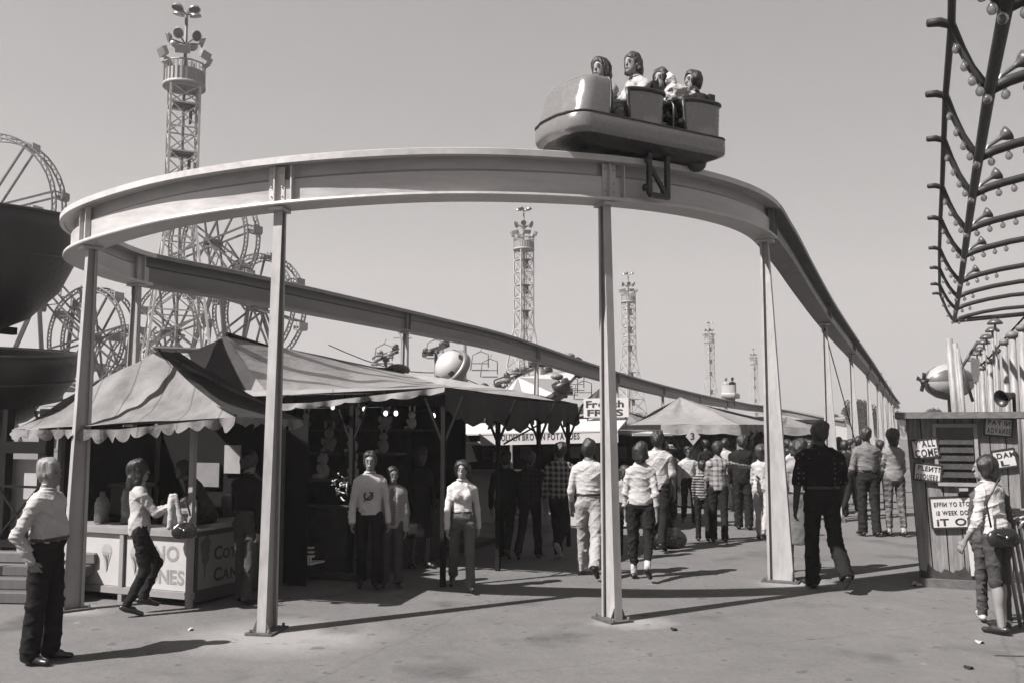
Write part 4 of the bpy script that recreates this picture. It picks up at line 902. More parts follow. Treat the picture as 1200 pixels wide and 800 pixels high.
# thin poles among the right-hand pylons
for j, (x, yt, D_) in enumerate(((967.5, 398, 21), (1032, 436, 60), (1038, 445, 70), (1043, 452, 75))):
    q = AT(x, yt, D_); o_ = build('utility_pole', MB().tube([(q[0], q[1], 0), q], [.055, .045] if j == 0 else [.12, .1], 8), M(.06 if j == 0 else .3, .7), None); tag(o_, ['thin dark pole just left of the second right-hand pylon', 'far grey pole left of the hut roof, shortest of three together', 'far grey pole left of the hut roof, middle one of three', 'far grey pole touching the hut roof'][j], 'pole')
q0, q1 = right_pt(7.93), right_pt(16); o_ = build('guy_wire', MB().tube([(q0[0], q0[1], 3.9), (q1[0], q1[1] - 1, .2)], .012, 5), dk, None); tag(o_, 'thin guy wire slanting down between the second and third right-hand pylons', 'wire')
def valance(mb, pts, drop, sw, thick=0.0, rr=None, tip=.5):
    """scalloped hanging edge along a polyline"""
    pts = [np.asarray(p, float) for p in pts]; L = 0; seg = []
    for a, b in zip(pts, pts[1:]): seg.append((L, a, b)); L += np.linalg.norm(b - a)
    n = max(int(L / sw), 1); m = 8; tot = n * m; vs = []
    rr = rr or random.Random(3); ph = [rr.uniform(.75, 1.2) for _ in range(n + 1)]
    for i in range(tot + 1):
        t = L * i / tot
        for s0, a, b in seg[::-1]:
            if t >= s0 - 1e-9: l = np.linalg.norm(b - a); p = a + (b - a) * min((t - s0) / l, 1); d = (b - a) / l; break
        out = np.array([d[1], -d[0], 0]); f = abs(math.sin(PI * (i % m if i < tot else m) / m)) if i < tot else 0
        dr = drop * (tip + (1 - tip) * f) * ph[min(i // m, n - 1)]; wv = .018 * math.sin(t * 9) + .012 * math.sin(t * 23)
        vs += [p, p + out * (wv) - Zz * dr * .5, p + out * (wv * 2.2) - Zz * dr]
    mb.add(vs, [(3 * i + j, 3 * i + 3 + j, 3 * i + 4 + j, 3 * i + 1 + j) for i in range(tot) for j in (0, 1)], True)
def sail(mb, a, b, c, d, sag=.1, n=14, ns=.012, seed=0, m=0):
    """cloth patch a-b (lower edge) d-c (upper edge), sagging"""
    a, b, c, d = [np.asarray(q, float) for q in (a, b, c, d)]; N = nrm(np.cross(b - a, d - a)); N = N if N[2] > 0 else -N; mb.cm = m; r = np.random.RandomState(seed); ph = r.uniform(0, 6, 6)
    def fn(u, v):
        p = (a * (1 - u) + b * u) * (1 - v) + (d * (1 - u) + c * u) * v
        w = math.sin(PI * v) * sag * (.35 + .65 * math.sin(PI * u)) ; z = ns * (math.sin(9 * u + ph[0] + 3 * v) + math.sin(17 * u - 4 * v + ph[1]) * .6 + math.sin(31 * u + 9 * v + ph[2]) * .3) * math.sin(PI * min(max(v, .05), .95))
        return p - Zz * w + N * z
    mb.grid(fn, n * 2, n)
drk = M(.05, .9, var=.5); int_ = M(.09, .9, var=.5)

# ------------------------------------------------------------------ sno cones / cotton candy stand
C1 = np.array([-3.39, 9.86, 0]) * 1.0; C1 = G(221, 712)
def cp(u, v, z=0.): return C1 + Uu * u + Vv * v + Zz * z
T = thing('snack_stand', 'small canvas-roofed sno cones and cotton candy stand with painted white panels', 'snack stand', C1)
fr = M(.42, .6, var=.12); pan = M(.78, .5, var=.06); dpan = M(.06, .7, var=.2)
mb = MB()   # counter front frame
mb.bar(cp(-2.0, .02, .76), cp(.03, .02, .76), .07, .06); mb.bar(cp(-2.0, .02, .12), cp(.03, .02, .12), .06, .07)
for u in (-1.99, -.96, -.02): mb.bar(cp(u, .025, .0), cp(u, .025, .73), .055, .06, up=Vv)
build('counter_frame', mb, fr, T)
build('counter_top', MB().bar(cp(-2.02, .16, .80), cp(.05, .16, .80), .34, .022).bar(cp(-.10, .34, .802), cp(-.10, 1.1, .802), .3, .022), M(.5, .4), T)
for u0, u1 in ((-1.95, -1.0), (-.92, -.06)):
    P_ = build('sign_panel', MB().bar(cp(u0, .035, .44), cp(u1, .035, .44), .012, .56), pan, T)
    P_['label'] = 'left white panel with only a painted cone in view' if u0 < -1.5 else 'white panel lettered SNO CONES with a painted cone'
    tx = MB(); o = cp(u0, .026, 0); w = u1 - u0
    if u0 > -1.5: text(tx, 'SNO', o + Uu * (w * .32) + Zz * .47, Uu, Zz, .22, .03, .10)
    if u0 > -1.5: text(tx, 'CONES', o + Uu * (w * .17) + Zz * .23, Uu, Zz, .205, .03, .06)
    if u0 > -1.5: build('lettering', tx, M(.42, .6), P_)
    ic = MB(); q = o + Uu * (.13 if u0 > -1.5 else w - .2) + Zz * .5; ic.prism([(-.065, 0), (.065, 0), (.0, -.2)], q, Uu, Zz, -Vv, .002); ic.prism([(math.cos(a_) * .075, math.sin(a_) * .10) for a_ in [PI * k_ / 10 for k_ in range(11)]], q + Zz * .01, Uu, Zz, -Vv, .002)
    build('painted_cone', ic, M(.58, .6), P_)
    st = MB()
    for k_ in range(4): st.bar(q - Vv * .004 + Uu * (-.05 + .026 * k_) - Zz * .005, q - Vv * .004 + Uu * (.01) - Zz * (.08 + .03 * k_), .004, .008, up=Vv)
    build('painted_lattice', st, M(.3, .6), P_)
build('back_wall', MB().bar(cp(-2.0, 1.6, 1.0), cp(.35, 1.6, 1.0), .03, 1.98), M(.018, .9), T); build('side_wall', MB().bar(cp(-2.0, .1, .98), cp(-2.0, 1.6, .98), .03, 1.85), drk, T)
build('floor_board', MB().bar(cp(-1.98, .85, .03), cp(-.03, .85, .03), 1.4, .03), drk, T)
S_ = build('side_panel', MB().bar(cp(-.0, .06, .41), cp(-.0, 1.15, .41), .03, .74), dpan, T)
sp = build('sign_panel', MB().bar(cp(.02, .1, .45), cp(.02, 1.05, .45), .008, .56), M(.30, .6, var=.1), S_); sp['label'] = 'grey panel lettered COTTON CANDY with a painted candy floss'
tx = MB(); o = cp(.028, 0, 0); text(tx, 'C', o + Vv * .34 + Zz * .46, Vv, Zz, .2, .03); text(tx, 'OTTON', o + Vv * .48 + Zz * .46, Vv, Zz, .15, .03, .06)
text(tx, 'C', o + Vv * .34 + Zz * .23, Vv, Zz, .2, .03); text(tx, 'ANDY', o + Vv * .48 + Zz * .23, Vv, Zz, .16, .03, .08); build('lettering', tx, M(.03, .6), sp)
ic = MB(); q = o + Vv * .2 + Zz * .58
for dx, dz, r_ in ((0, 0, .07), (.03, .07, .055), (-.03, .06, .055), (0, -.09, .06), (.02, .12, .035)): ic.prism([(math.cos(a_) * r_ + dx, math.sin(a_) * r_ + dz) for a_ in [2 * PI * k_ / 12 for k_ in range(12)]], q + Uu * (.001 * (1 + r_ * 40)), Vv, Zz, Uu, .001)
ic.prism([(-.015, -.12), (.015, -.12), (.004, -.3), (-.004, -.3)], q, Vv, Zz, Uu, .002); build('painted_candy_floss', ic, M(.12, .6), sp)
build('corner_post', MB().bar(cp(.0, .0, .0), cp(.0, .0, 1.95), .055, .055, up=Vv), M(.5, .6), T)
for u, v in ((-1.98, .05), (-1.98, 1.55), (0, 1.55)): build('corner_post', MB().bar(cp(u, v, .0), cp(u, v, 1.95), .055, .055, up=Vv), woodm, T)
FLc, FRc, BRc, BLc = AT(14, 503, 10.3), AT(276, 488, 9.35), AT(352, 491, 10.75), AT(30, 500, 12.1); PK = AT(186, 411, 10.9)
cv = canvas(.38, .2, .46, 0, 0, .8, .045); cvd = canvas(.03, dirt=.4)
mb = MB(); MIDL = AT(104, 452, 10.9); EL = AT(40, 470, 10.9)
sail(mb, FLc, FRc, PK, AT(120, 444, 11.0), .17, 16, .035, 1); sail(mb, BLc, FLc, AT(120, 444, 11.0), AT(121, 443, 11.05), .05, 10, .02, 2); sail(mb, BRc, BLc, AT(122, 443, 11.1), PK + Vv * .03, .08, 10, .02, 4)
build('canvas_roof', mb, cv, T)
mb = MB(); sail(mb, FRc, BRc, PK + Vv * .3 + Uu * .05, PK, .16, 12, .02, 3); build('dark_roof_panel', mb, canvas(.05, dirt=.4), T)  # dark cloth, with the shade of this face also put in its colour
mb = MB(); valance(mb, [FLc, FLc * .5 + FRc * .5 - Zz * .06, FRc], .13, .17, rr=random.Random(4)); valance(mb, [FRc, BRc], .12, .25); valance(mb, [BLc, FLc], .13, .27); build('valance', mb, cv, T)
mb = MB(); 
for k_ in range(8):
    a_ = FRc + (PK - FRc) * k_ / 8; b_ = FRc + (PK - FRc) * (k_ + 1) / 8; sg = lambda q: -Zz * .11 * math.sin(PI * q) * 1.0 + Zz * .02
    mb.bar(a_ + sg(k_ / 8), b_ + sg((k_ + 1) / 8), .03, .012)
build('roof_hem', mb, cvd, T)
for u, h_ in ((-1.5, .35), (-1.1, .5), (-.4, .28)):
    o_ = tag(build('drink_dispenser' if h_ > .4 else 'syrup_jar', MB().lathe([(0, 0), (.08, 0), (.085, h_ * .6), (.06, h_ * .8), (.03, h_ * .85), (.03, h_), (0, h_)], cp(u, .22, .812), Zz, 14), M(.25 if h_ > .4 else .4, .25), None), {'0.35': 'pale jar on the sno cones counter, hidden left one', '0.5': 'tall dispenser on the sno cones counter', '0.28': 'small jar on the sno cones counter near the corner post'}[str(h_)], 'dispenser' if h_ > .4 else 'jar')
for k_, (u, v, z, w_, h_, vv, nm, lb) in enumerate(((-1.75, .9, 1.0, .4, .35, .2, 'popcorn_box', 'dim grey cabinet at the left inside the sno cones stand'), (-1.2, 1.45, 1.3, .5, .3, .35, 'price_card', 'pale card on the back wall of the sno cones stand, left one'), (-.75, 1.45, 1.5, .25, .35, .5, 'price_card', 'narrow pale card on the back wall of the sno cones stand'), (-.35, 1.2, 1.05, .35, .4, .15, 'floss_machine', 'round dim floss machine inside the stand beside the corner post'), (-.15, 1.45, 1.55, .18, .22, .6, 'price_card', 'small bright card high on the back wall by the corner post'))):
    if 'machine' in nm: mb = MB().lathe([(0, 0), (w_ * .5, 0), (w_ * .6, .2), (w_ * .55, .25), (w_ * .1, .2), (w_ * .08, .4), (0, .4)], cp(u, v, z - .2), Zz, 20)
    elif 'box' in nm: mb = MB().box(cp(u, v, z), (w_, .3, h_), R(-23), bev=.02).box(cp(u, v, z + h_ * .55), (w_ * 1.1, .34, .05), R(-23), bev=.01)
    else: mb = MB().bar(cp(u - w_ / 2, v + .1, z), cp(u + w_ / 2, v + .1, z), .02, h_)
    tag(build(nm, mb, M(vv, .5), None), lb, nm.replace('_', ' '))
nt = MB().bar(cp(-.42, .12, .97), cp(-.04, .12, .97), .015, .3); P_ = build('price_board', nt, M(.5, .5), None); tag(P_, 'pale price board standing on the sno cones counter by the corner post', 'price board')
tx = MB(); rr = random.Random(2)
for r_ in range(6):
    x_ = .03
    while x_ < .33: w = rr.uniform(.02, .06); tx.bar(cp(-.42 + x_, .111, 1.08 - r_ * .045), cp(-.42 + x_ + w, .111, 1.08 - r_ * .045), .002, .012); x_ += w + .015
build('lettering', tx, M(.1, .6), P_)

# ------------------------------------------------------------------ big striped game tent
C2 = AT(515, 500, 10.9); C2[2] = 0
def tp(u, v, z=0.): return C2 + Uu * u + Vv * v + Zz * z
T = thing('game_tent', 'large striped canvas game tent with scalloped edge and a dark interior', 'tent', C2, R(-23))
m1 = canvas(.46, .07, 4.2, 0, 4.25, .3, .22); m1s = canvas(.46, dirt=.5); m2 = canvas(.42, .15, .62, 0, .1, .4, .28, .34)
zE = 2.36; Pk1 = AT(266, 394, 13.6); Pk2 = AT(466, 435, 18.6)
EFR, EFL, EBR, EBL = tp(-.15, .42, zE + .02), tp(-6.6, .1, 2.2), tp(0, 4.9, 2.28), tp(-6.6, 5.3, 2.25)
kf, kr = .24, .24
MFR = tp(-3.1, .8, 2.40); MFL = tp(-5.8, .7, 2.5); MBR = tp(-.95, 4.6, 2.5); MBL = tp(-5.8, 4.9, 2.5)
mb = MB()
sail(mb, MFL, MFR, Pk1, Pk1 - Uu * .01, .03, 18, .012, 5)         # front hip face, striped
FF = build('striped_face', mb, None or m1, T)
mb = MB(); sail(mb, MFR, MBR, Pk2, Pk1, .16, 20, .03, 7); sail(mb, MBL, MFL, Pk1, Pk2, .16, 18, .03, 8); build('striped_roof', mb, m2, T)
mb = MB(); sail(mb, MBR, MBL, Pk2 - Uu * .01, Pk2, .05, 10, .02, 9)
sail(mb, EFL, EFR, MFR, MFL, .03, 14, .018, 10); sail(mb, EFR, EBR, MBR, MFR, .03, 14, .018, 11); sail(mb, EBR, EBL, MBL, MBR, .03, 10, .018, 12); sail(mb, EBL, EFL, MFL, MBL, .03, 10, .018, 13)
build('plain_skirt', mb, m1s, T)
mb = MB(); valance(mb, [EFL, tp(-4, .2, 2.17), tp(-2, .3, 2.21), EFR], .08, .34, tip=.7); build('valance', mb, m1s, T)
mb = MB(); valance(mb, [EFR + Uu * .01, tp(.02, 2.4, 2.27), EBR], .44, .42, tip=.72); valance(mb, [EBR, EBL], .3, .42, tip=.6); o_ = build('valance', mb, canvas(.10, dirt=.3), T); o_['label'] = 'scalloped valance along the side towards the walkway, its shade put into the colour'  # side canvas coloured darker than the front to carry its shade
build('ridge_rope', MB().tube([Pk1 + (Pk2 - Pk1) * t / 8 + Zz * (.03 - .12 * math.sin(PI * t / 8)) for t in range(9)], .035, 6), dk, T)
build('ridge_cap', MB().ball(Pk2 + [0, 0, .03], .25, 12, (1, 1, .5)), blackm, T)
def brace_post(u, v, mat=woodm):
    h = zE - .06 - (.14 if u < -2 else 0); mb = MB().bar(tp(u, v, 0), tp(u, v, h), .055, .055, up=Vv)
    for e in (-1, 1): mb.bar(tp(u, v, h - .62), tp(u + .26 * e, v, h - .03), .025, .03); 
    build('tent_post', mb, mat, T)
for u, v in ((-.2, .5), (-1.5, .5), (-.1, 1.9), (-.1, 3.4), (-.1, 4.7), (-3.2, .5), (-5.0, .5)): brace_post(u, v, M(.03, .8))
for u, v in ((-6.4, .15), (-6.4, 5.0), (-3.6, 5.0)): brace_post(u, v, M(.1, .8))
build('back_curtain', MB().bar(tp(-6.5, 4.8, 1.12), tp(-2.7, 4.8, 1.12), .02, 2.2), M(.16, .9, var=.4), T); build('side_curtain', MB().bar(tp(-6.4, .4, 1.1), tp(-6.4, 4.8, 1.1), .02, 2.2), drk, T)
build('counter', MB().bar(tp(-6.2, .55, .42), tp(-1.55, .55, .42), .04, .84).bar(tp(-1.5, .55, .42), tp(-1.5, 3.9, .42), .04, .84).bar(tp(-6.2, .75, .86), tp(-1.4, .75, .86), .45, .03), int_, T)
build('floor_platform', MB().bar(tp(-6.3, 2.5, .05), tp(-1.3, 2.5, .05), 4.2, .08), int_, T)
for k_, (u, v, z, w) in enumerate(((-4.0, 1.7, 1.15, 4.4), (-4.0, 2.6, 1.5, 4.4), (-4.0, 3.5, 1.85, 4.4))): build('prize_shelf', MB().bar(tp(u - w / 2, v, z), tp(u + w / 2 - .2, v, z), .35, .03).bar(tp(u - w / 2, v, z * .5), tp(u - w / 2 + .05, v, z * .5), .3, z), M(.25, .8), T)
build('inner_partition', MB().bar(tp(-2.7, 4.2, 1.1), tp(-1.7, 4.2, 1.1), .03, 2.1), drk, T)
lat = MB(); po = tp(0, .30); ra, rb_ = PL(322, 650, po, Vv), PL(374, 650, po, Vv); dr_ = rb_ - ra
for k_ in range(3): lat.bar(ra + dr_ * 0 - Vv * .06 * (2 - k_) + Zz * (.045 * k_), rb_ - dr_ * .07 * k_ - Vv * .06 * (2 - k_) + Zz * (.045 * k_), .06, .02)
for k_ in range(18): lat.bar(ra + dr_ * k_ / 17.5 - Vv * .15 - Zz * .07, ra + dr_ * k_ / 17.5 - Vv * .15 + Zz * .0, .02, .02)
lat.bar(ra - Vv * .02 - Zz * .09, rb_ - Vv * .02 - Zz * .09, .3, .02)
tag(build('slatted_step_rack', lat, M(1.6, .5), None), 'white slatted rack on the dark game counter beside the nearest pylon', 'rack')
# bulbs hung under the front edge
for k_, (x, y) in enumerate(((390, 474), (427, 476), (452, 481), (464, 481), (508, 484), (519, 484))):
    c = AT(x, y, 11.9); T2 = thing('hanging_bulb', ['leftmost hanging bulb under the striped tent edge', 'second hanging bulb from the left under the tent edge', 'left bulb of the middle pair under the tent edge', 'right bulb of the middle pair under the tent edge', 'left bulb of the pair at the corner post of the tent', 'right bulb of the pair at the corner post of the tent'][k_], 'light bulb', c, 0, 'lit bulbs under the game tent')
    build('bulb', MB().ball(c - Zz * .03, .026, 10, (1, 1, 1.3)), glow(.9, 1.6 if k_ > 1 else .5), T2); build('socket', MB().tube([c + Zz * .0, c + Zz * .05], .018, 8).tube([c + Zz * .05, [c[0], c[1], zE + .02]], .004, 4), blackm, T2)
# stuffed toys
def toy(c, s, v, label, kind=0):
    T = thing('stuffed_toy', label, 'stuffed toy', c, random.uniform(-.5, .5) + R(-23), 'prizes inside the game tent'); mt = M(v, .95, var=.15, bump=.6, bscale=80)
    b = MB().ball((0, 0, .12 * s), .10 * s, 12, (1, .9, 1.25))
    for e in (-1, 1): b.ball((e * .09 * s, -.03 * s, .17 * s), .04 * s, 8, (1, 1, 1.6)); b.ball((e * .07 * s, -.09 * s, .04 * s), .045 * s, 8, (1, 1.5, .9))
    build('body', b, mt, T, local=True); h = MB().ball((0, -.01, .30 * s), .085 * s, 12)
    for e in (-1, 1): h.ball((e * .065 * s, 0, (.37 if kind == 0 else .44) * s), .03 * s, 8, (1, .6, 1 if kind == 0 else 2.4))
    h.ball((0, -.08 * s, .28 * s), .035 * s, 8); build('head', h, mt, T, local=True)
    return T
rr = random.Random(5); rows = [('front shelf', 1.7, 1.15), ('middle shelf', 2.6, 1.5), ('top shelf', 3.5, 1.85), ('counter', .78, .875)]
ordn = ['first', 'second', 'third', 'fourth', 'fifth', 'sixth', 'seventh', 'eighth', 'ninth']
for nm, v, z in rows:
    for k_ in range(8 if nm != 'counter' else 6):
        vv = rr.choice([.4, .7, 1.2, 1.8]); u = (-5.9 + .52 * k_ if nm != 'counter' else -4.9 + .48 * k_) + rr.uniform(-.05, .05)
        toy(tp(u, v, z + .015), rr.uniform(.7, 1.0), vv, ('pale' if vv > 1 else 'grey') + ' stuffed toy, %s from the left on the %s in the game tent' % (ordn[k_], nm), k_ % 2)
for k_, (x, y, s_) in enumerate(((330, 585, 1.3), (343, 575, 1.1), (402, 570, .9))):   # tinselly pale prizes
    c = AT(x, y, 12.6); T = thing('tinsel_prize', ['big white tinsel prize glinting beside the nearest pylon', 'white tinsel prize hanging right of the bigger one', 'small glinting prize hanging right of the game tent middle'][k_], 'prize', c); mb = MB(); r_ = np.random.RandomState(k_)
    for i in range(70 if k_ < 2 else 22): a = r_.normal(size=3) * .07 * s_; b = a + r_.normal(size=3) * .05 * s_; mb.tube([c + a, (c + a + c + b) / 2 + r_.normal(size=3) * .02, c + b], [.010 * s_, .014 * s_, .004], 5)
    build('tinsel', mb, M(.85, .35, .0, .1, bump=0), T); build('string', MB().tube([c, [c[0], c[1], 2.35]], .004, 4), dk, T)

# ------------------------------------------------------------------ potato stand (white trailer)
o = G(610, 614); T = thing('potato_stand', 'white trailer food stand lettered GOLDEN BROWN POTATOES with raised flaps', 'food stand', o)
UX = Uu; VX = Vv
def qp(x, y, D, dz=0): return AT(x, y, D)
Dq = o[1]; pxm = Dq / F
def wp(x, y, v=0.): return PL(x, y, o, Vv, 0) + VX * v
ww = M(.80, .5, var=.06); x0, x1 = 478, 742
build('lower_body', MB().bar(wp(x0, 583, .05), wp(x1, 583, .05), .06, 62 * pxm), M(.72, .55, var=.12, streak=(6, 6, .4)), T)
build('end_wall', MB().bar(wp(512, 556, .02), wp(548, 556, .02), .08, 96 * pxm), M(.7, .5), T)
build('back_wall', MB().bar(wp(x0, 555, 2.2), wp(x1, 555, 2.2), .05, 110 * pxm), M(.05, .8), T)
build('counter', MB().bar(wp(548, 551, -.12), wp(x1, 551, -.12), .35, .04), M(.35, .5), T)
build('roof', MB().bar(wp(x0, 506, 1.1), wp(x1, 506, 1.1), 2.4, .08, w2=2.4), ww, T)
build('flap', MB().add([wp(600, 493, -.1), wp(738, 489, -.1), wp(741, 503, -.95), wp(585, 507, -.95)] + [q - Zz * .03 for q in (wp(600, 493, -.1), wp(738, 489, -.1), wp(741, 503, -.95), wp(585, 507, -.95))], [(0, 1, 2, 3), (7, 6, 5, 4), (0, 4, 5, 1), (2, 6, 7, 3), (3, 7, 4, 0), (1, 5, 6, 2)]), M(.84, .5, var=.04), T)
build('flap', MB().add([wp(478, 499, -.1), wp(575, 495, -.1), wp(585, 507, -.6), wp(486, 510, -.6)] + [q - Zz * .03 for q in (wp(478, 499, -.1), wp(575, 495, -.1), wp(585, 507, -.6), wp(486, 510, -.6))], [(0, 1, 2, 3), (7, 6, 5, 4), (0, 4, 5, 1), (2, 6, 7, 3), (3, 7, 4, 0), (1, 5, 6, 2)]), M(.8, .5, var=.04), T)
fa, fb = wp(586, 514, -.93), wp(741, 510, -.93)
SB = build('sign_board', MB().bar(fa, fb, .02, 13 * pxm), M(.82, .5, var=.04), T); d_ = nrm(fb - fa); tx = MB()
text(tx, 'GOLDEN BROWN POTATOES', wp(605, 513.5, -.93) - VX * .014 - Zz * .035, d_, Zz, .17, .03, .07, fit=np.linalg.norm(wp(698, 513, -.93) - wp(605, 513, -.93))); build('lettering', tx, M(.02, .6), SB)
for x in (548, 600, 652, 700): build('window_post', MB().bar(wp(x, 551, -.02), wp(x, 505, -.02), .05, .05, up=VX), M(.4, .5), T)
build('hatch', MB().add([wp(548, 540, -.02), wp(560, 540, -.02), wp(548, 508, -.02)] + [q - VX * .4 for q in (wp(548, 540, -.02), wp(560, 540, -.02), wp(548, 508, -.02))], [(0, 1, 2), (5, 4, 3), (0, 3, 4, 1), (1, 4, 5, 2), (2, 5, 3, 0)]), ww, T)
for k_, (x, y) in enumerate(((565, 532), (578, 535), (610, 530), (667, 530), (722, 530))): o_ = build('menu_card', MB().bar(wp(x - 7, y, .3), wp(x + 7, y, .3), .015, .22), M(.5 if k_ % 2 else .12, .5), T)
build('valance_trim', MB().bar(wp(478, 521, -.62), wp(586, 518, -.62), .02, .07), M(.6, .5), T)
build('wheel_box', MB().bar(wp(585, 612, -.1), wp(622, 612, -.1), .3, .18), M(.45, .7), T)
q = wp(721, 470, -.4); T2 = thing('fries_sign', 'white sign board reading French fries above the potato stand, half behind the pylon', 'sign', (q[0], q[1], 0))
fa, fb = wp(690, 478, -.3), wp(742, 477, -.3); SB = build('board', MB().bar(fa, fb, .03, 21 * pxm), M(.84, .5, var=.04), T2); d_ = nrm(fb - fa); tx = MB()
text(tx, 'French', fa + d_ * .05 - VX * .02 + Zz * .01, d_, Zz, .175, .03, .05, fit=.74); text(tx, 'FRIES', fa + d_ * .075 - VX * .02 - Zz * .15, d_, Zz, .165, .03, .08, fit=.70); build('lettering', tx, M(.02, .6), SB)
for x in (694, 738): build('leg', MB().bar(wp(x, 500, -.27), wp(x, 486, -.27), .03), greym, T2)
# poles leaning under the tent edge (awning struts)
for k_, (x0_, y0_, x1_, y1_) in enumerate(((646, 489, 590, 520), (616, 498, 628, 506))):
    a, b = AT(x0_, y0_, 13.6), AT(x1_, y1_, 13.6); tag(build('awning_strut', MB().bar(a, b, .025), dk, None), ['long dark strut slanting under the end of the game tent edge', 'short dark strut crossing the long one under the tent edge'][k_], 'strut')

# ------------------------------------------------------------------ plain tents behind the crowd
def hip_tent(name, pk, corners, D0, label, mat, posts=True, val=.25, side=None):
    cs = [AT(x, y, D) for x, y, D in corners]; P = AT(*pk); b = sum(cs) / 4; T = thing('tent', label, 'tent', (b[0], b[1], 0), 0, 'plain canvas tents over the crowd')
    mb = MB()
    for i in range(4): sail(mb, cs[i], cs[(i + 1) % 4], P + (cs[(i + 1) % 4] - P) * .01, P, .12, 10, .03, i + 20, m=0)
    build('canvas_roof', mb, mat, T); mb = MB(); valance(mb, cs + [cs[0]], val, .8, tip=.82); build('valance', mb, mat, T)
    for c_ in cs:
        q = c_ + (b - c_) * .06; build('tent_post', MB().tube([(q[0], q[1], 0), q - Zz * .02], .04, 8), woodm, T)
    mb = MB(); i0 = [c_ + (b - c_) * .1 for c_ in cs]; mb.bar((i0[2] + i0[3]) / 2 * [1, 1, 0] + Zz * 1.1 - (i0[2] - i0[3]) * .5 * [1, 1, 0], (i0[2] + i0[3]) / 2 * [1, 1, 0] + Zz * 1.1 + (i0[2] - i0[3]) * .5 * [1, 1, 0], .03, 2.2); build('back_curtain', mb, drk, T)
    for k_ in range(3):
        q = i0[0] * (1 - (k_ + .5) / 3) + i0[1] * ((k_ + .5) / 3); q[2] = .5
    build('counter', MB().bar(i0[0] * [1, 1, 0] + Zz * .5, i0[1] * [1, 1, 0] + Zz * .5, .4, .9), M(.04, .7), T)
    return T
t1c = canvas(.42, dirt=.3); t2c = canvas(.30, dirt=.3)
hip_tent('a', (797, 465, 27), ((738, 497, 23), (868, 497, 21.5), (915, 497, 27), (775, 496, 30)), 25, 'plain pale tent with a pointed peak behind the crowd', t1c)
hip_tent('b', (722, 476, 31), ((655, 494, 26), (752, 496, 25.5), (775, 495, 34), (700, 494, 36)), 30, 'low grey tent partly behind the fries sign', t2c)
hip_tent('c', (848, 478, 38), ((822, 495, 33), (905, 498, 31), (925, 498, 40), (850, 495, 43)), 36, 'farther pale tent below the far monorail car', t2c)
hip_tent('d', (922, 488, 34), ((885, 499, 29), (955, 501, 28), (975, 501, 36), (915, 500, 39)), 33, 'low tent right of the broad bright pylon, behind the spotted shirt man', t2c)
hip_tent('e', (702, 455, 44), ((676, 478, 40), (722, 480, 40), (730, 480, 48), (684, 478, 48)), 44, 'small far tent with a dark side above the fries sign', M(.14, .8))
q = AT(812, 511, 22); T = thing('diamond_sign', 'white diamond sign with a dark figure under the plain tent edge', 'sign', (q[0], q[1], 0)); SB = build('board', MB().prism([(0, .2), (.17, 0), (0, -.2), (-.17, 0)], q, (1, 0, 0), (0, 0, 1), (0, -1, 0), .02), M(.8, .5), T)
tx = MB(); text(tx, '3', q - np.array([.06, .023, .07]), (1, 0, 0), Zz, .22, .03); build('lettering', tx, M(.03, .6), SB); build('pole', MB().tube([(q[0], q[1] + .03, 0), q + [0, .03, 0]], .02, 6), dk, T)
T = thing('menu_flap', 'long white awning board just right of the middle pylon', 'awning board', G(745, 600)); a, b = AT(728, 505, 19), AT(765, 509, 17.5); build('board', MB().bar(a, b, .8, .04), ww, T); build('post', MB().bar(G(735, 600), AT(735, 507, 19), .05), dk, T)

# ------------------------------------------------------------------ ticket hut at the right with hand-lettered signs
o = G(1079, 686); T = thing('ticket_hut', 'rough leaning plank hut with a louvred window and a flat plank roof', 'hut', o)
HW = 1.12; HX = Uu; HY = Vv; HH = AT(1060, 490, o[1])[2]; lean_ = AT(1062, 492, o[1])[0] - o[0]
def hp(u, z, v=0.): return o + HX * (u + lean_ * max(1 - u / 1.2, -.05) * z / HH) + HY * v + Zz * z
hm = planks(.20, .185, 0, var=.45)
mb = MB()
bk = [0, .15, .33, .50, .68, .84, 1.0, HW]
for a_, b_ in zip(bk, bk[1:]):
    g_ = .006; z0 = .1; y_ = random.uniform(-.006, .006); P = [hp(a_ + g_, z0, y_), hp(b_ - g_, z0, y_), hp(b_ - g_, HH, y_), hp(a_ + g_, HH, y_)]; mb.add(P + [q + HY * .03 for q in P], [(0, 1, 2, 3), (7, 6, 5, 4), (0, 4, 5, 1), (1, 5, 6, 2), (2, 6, 7, 3), (3, 7, 4, 0)])
wdm = M(.36, .85, 0, .55, 5, .5, 30, (5, 5, .45), bd=.008)
WL = build('wall', mb, wdm, T)
mb = MB(); P = [hp(0, .02, .035), hp(HW, .02, .035), hp(HW, HH, .035), hp(0, HH, .035)]; mb.add(P, [(0, 1, 2, 3)]); mb.add([hp(0, .02, .035), hp(0, HH, .035), hp(0, HH, 1.3), hp(0, .02, 1.3)], [(0, 1, 2, 3)]); mb.add([hp(HW, .02, .035), hp(HW, HH, .035), hp(HW, HH, 1.3), hp(HW, .02, 1.3)], [(3, 2, 1, 0)]); mb.add([hp(0, .02, 1.3), hp(HW, .02, 1.3), hp(HW, HH, 1.3), hp(0, HH, 1.3)], [(3, 2, 1, 0)])
build('inner_wall', mb, M(.07, .9), T)
build('sill_beam', MB().bar(hp(-.02, .05, -.02), hp(HW, .05, -.02), .12, .1), M(.2, .85, 0, .4, streak=(1, 5, 5)), T)
